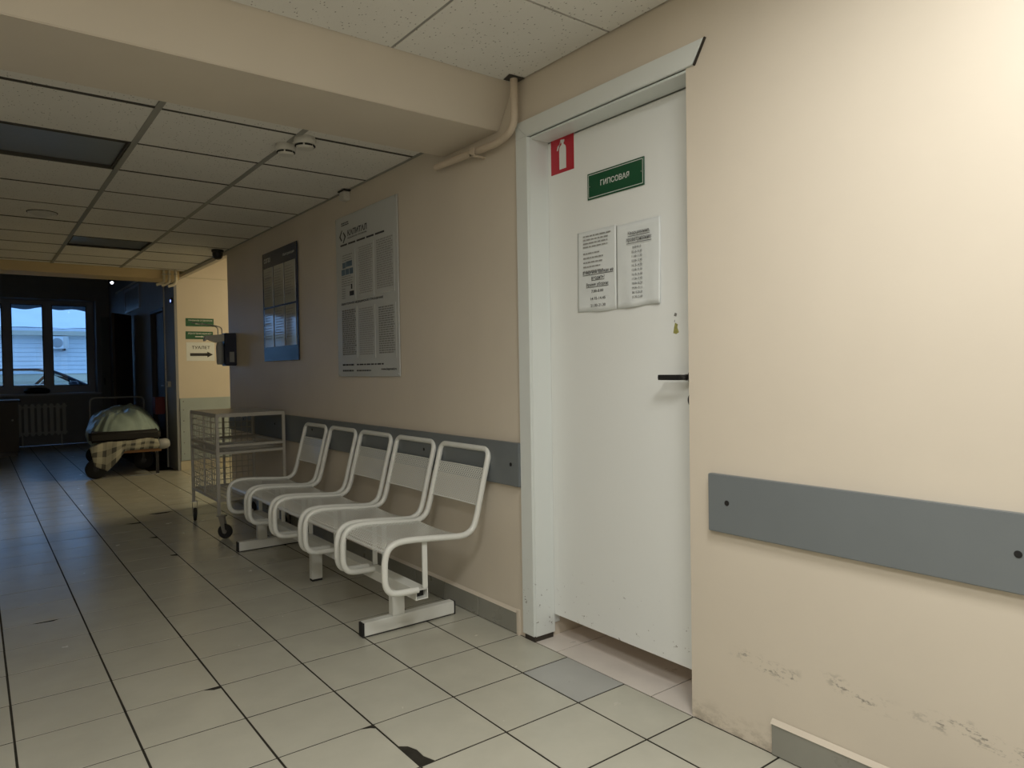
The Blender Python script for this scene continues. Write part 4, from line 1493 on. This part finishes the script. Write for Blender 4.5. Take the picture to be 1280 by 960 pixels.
# ------------------------------------------------------------------ outside the window
struct('ground_outside', MB().box(-14, 16, 14.45, 34, -.35, -.15), M['snow'])
hb = thing('outbuilding', (0, 21, -.15), 'low outbuilding with white siding and a snowy roof across the yard', 'building')
sd = MB()
z = 1.20
while z < 2.13:
    sd.prism([(-8, 21.0, z), (-8, 20.955, z), (-8, 20.985, z + .105), (-8, 21.0, z + .105)], (18, 0, 0))
    z += .107
obj('siding', sd, M['siding'], hb, kind='stuff')
sd = MB()
z = -.15
while z < 1.19:
    sd.prism([(-8, 21.0, z), (-8, 20.965, z), (-8, 20.99, z + .19), (-8, 21.0, z + .19)], (18, 0, 0))
    z += .1925
obj('lower_cladding', sd, M['siding_beige'], hb, kind='stuff')
obj('wall_core', MB().box(-8, 10, 21.0, 25.8, -.15, 2.15), M['siding'], hb)
obj('fascia', MB().box(-8.2, 10.2, 20.70, 20.74, 2.145, 2.305), M['fascia'], hb)
obj('soffit', MB().box(-8.2, 10.2, 20.74, 21.0, 2.145, 2.165), M['fascia'], hb)
obj('gutter_edge', MB().tube([(-8.2 + i * .4, 20.69, 2.312 + .008 * math.sin(i * 1.7)) for i in range(47)], .022, 6), M['awning'], hb)
obj('roof', MB().prism([(-8.3, 20.66, 2.315), (-8.3, 26.2, 4.55), (-8.3, 26.2, 4.35), (-8.3, 20.75, 2.17)], (18.6, 0, 0)), M['snow'], hb)
ac = thing('air_conditioner', (1.55, 20.8, 1.8), 'white air conditioner unit on the siding of the outbuilding', 'air conditioner')
obj('housing', MB().box(1.50, 1.905, 20.62, 20.90, 1.815, 2.115), M['siding'], ac, bevel=.012)
obj('fan_grille', MB().lathe([(.118, 0), (.118, .008), (.108, .012), (.02, .010)], (1.665, 20.62, 1.955), (0, -1, 0), 28), M['plastic_grey'], ac, smooth=.6)
obj('service_panel', MB().box(1.795, 1.895, 20.612, 20.6205, 1.83, 2.10), M['plastic'], ac, bevel=.004)
obj('bracket', MB().box(1.80, 1.84, 20.62, 20.98, 1.765, 1.8145).box(1.52, 1.56, 20.62, 20.98, 1.765, 1.8145), M['black'], ac)
aw = MB()
n = 120
for i in range(n):
    x0, x1 = -4 + i * .07, -4 + (i + 1) * .07
    h0, h1 = .018 * math.sin(i * .9) + .012 * math.sin(i * .37), .018 * math.sin((i + 1) * .9) + .012 * math.sin((i + 1) * .37)
    aw.hexa([(x0, 15.15, 2.345 + h0), (x1, 15.15, 2.345 + h1), (x1, 14.45, 2.62 + h1), (x0, 14.45, 2.62 + h0)],
            [(x0, 15.15, 2.375 + h0), (x1, 15.15, 2.375 + h1), (x1, 14.45, 2.65 + h1), (x0, 14.45, 2.65 + h0)])
struct('awning_outside', aw, M['awning'], smooth=.9)

# ---- parked car
car = thing('parked_car', (.3, 17.0, -.15), 'black car parked outside right under the window', 'car')
CYN, CYF = 16.15, 17.85      # near and far flank
low = [(-2.05, .05), (2.55, .05), (2.62, .30), (2.60, .58), (2.45, .76), (1.90, .905), (.40, .985), (-1.30, .985), (-1.95, .90), (-2.10, .60)]


def car_section(scale_y, pts):
    cy_ = (CYN + CYF) / 2
    hw = (CYF - CYN) / 2 * scale_y
    return [(x, cy_ - hw, z_) for x, z_ in pts], [(x, cy_ + hw, z_) for x, z_ in pts]


p0, _ = car_section(1.0, low)
obj('body', MB().prism(p0, (0, CYF - CYN, 0)), M['car'], car, bevel=.09, seg=3, smooth=.7)
gl = [(1.905, .90), (1.42, 1.165), (1.24, 1.245), (.95, 1.288), (.55, 1.292), (-.10, 1.262), (-.70, 1.18), (-1.45, .985)]
yn, yf = CYN + .10, CYF - .10
yn2, yf2 = CYN + .24, CYF - .24


def side_y(z_, near=True):
    t_ = max(0, min(1, (z_ - .95) / .35))
    return (yn + (yn2 - yn) * t_) if near else (yf + (yf2 - yf) * t_)


roof = MB()
rp_ = gl[1:7]
for i in range(len(rp_) - 1):
    (xa, za), (xb, zb) = rp_[i], rp_[i + 1]
    roof.hexa([(xb, side_y(zb), zb - .035), (xa, side_y(za), za - .035), (xa, side_y(za, False), za - .035), (xb, side_y(zb, False), zb - .035)],
              [(xb, side_y(zb), zb), (xa, side_y(za), za), (xa, side_y(za, False), za), (xb, side_y(zb, False), zb)])
obj('roof', roof, M['car'], car)
for near in (True, False):
    mb = MB()
    for pth in ([gl[0], gl[1], gl[2]], [gl[6], gl[7]], [(.02, .985), (.04, 1.27)], [(1.02, .97), (1.25, 1.22)]):
        mb.tube([(x, side_y(z_, near), z_ - .012) for x, z_ in pth], .028, 8)
    obj('window_pillar', mb, M['car'], car, smooth=.9)
    mb = MB()
    poly = [(x, side_y(z_, near) + (.004 if near else -.004), z_ - .02) for x, z_ in gl]
    mb.prism(poly, (0, .003, 0))
    obj('side_window', mb, M['car_glass'], car)
ws = MB()
ws.hexa([(1.905, yn + .03, .90), (1.905, yf - .03, .90), (1.42, yf2 - .0, 1.16), (1.42, yn2 + .0, 1.16)], [(1.91, yn + .03, .905), (1.91, yf - .03, .905), (1.425, yf2 - .0, 1.165), (1.425, yn2, 1.165)])
obj('windscreen', ws, M['car_glass'], car)
obj('wing_mirror', MB().box(1.47, 1.63, CYN - .12, CYN + .07, .945, 1.055), M['car'], car, bevel=.03, seg=3, smooth=.8)
obj('chrome_strip', MB().box(-1.3, 1.45, CYN + .06, CYN + .085, .975, .992), M['plastic'], car)
obj('snow_cap', MB().box(.2, 1.1, yn2 + .1, yf2 - .1, 1.287, 1.305), M['snow'], car, bevel=.008)
for x in (-1.25, 1.72):
    for y0, y1 in ((CYN + .0, CYN + .2), (CYF - .2, CYF)):
        w_ = obj('wheel', MB().lathe([(.20, 0), (.30, 0), (.315, .03), (.315, .17), (.30, .2), (.20, .2)], (x, y0, .165), (0, 1, 0), 28), M['black_rubber'], car, smooth=.6)
        obj('rim', MB().lathe([(.20, -.005), (.19, .01), (.05, .02)], (x, y0, .165), (0, 1, 0), 20), M['zinc'], w_, smooth=.6)
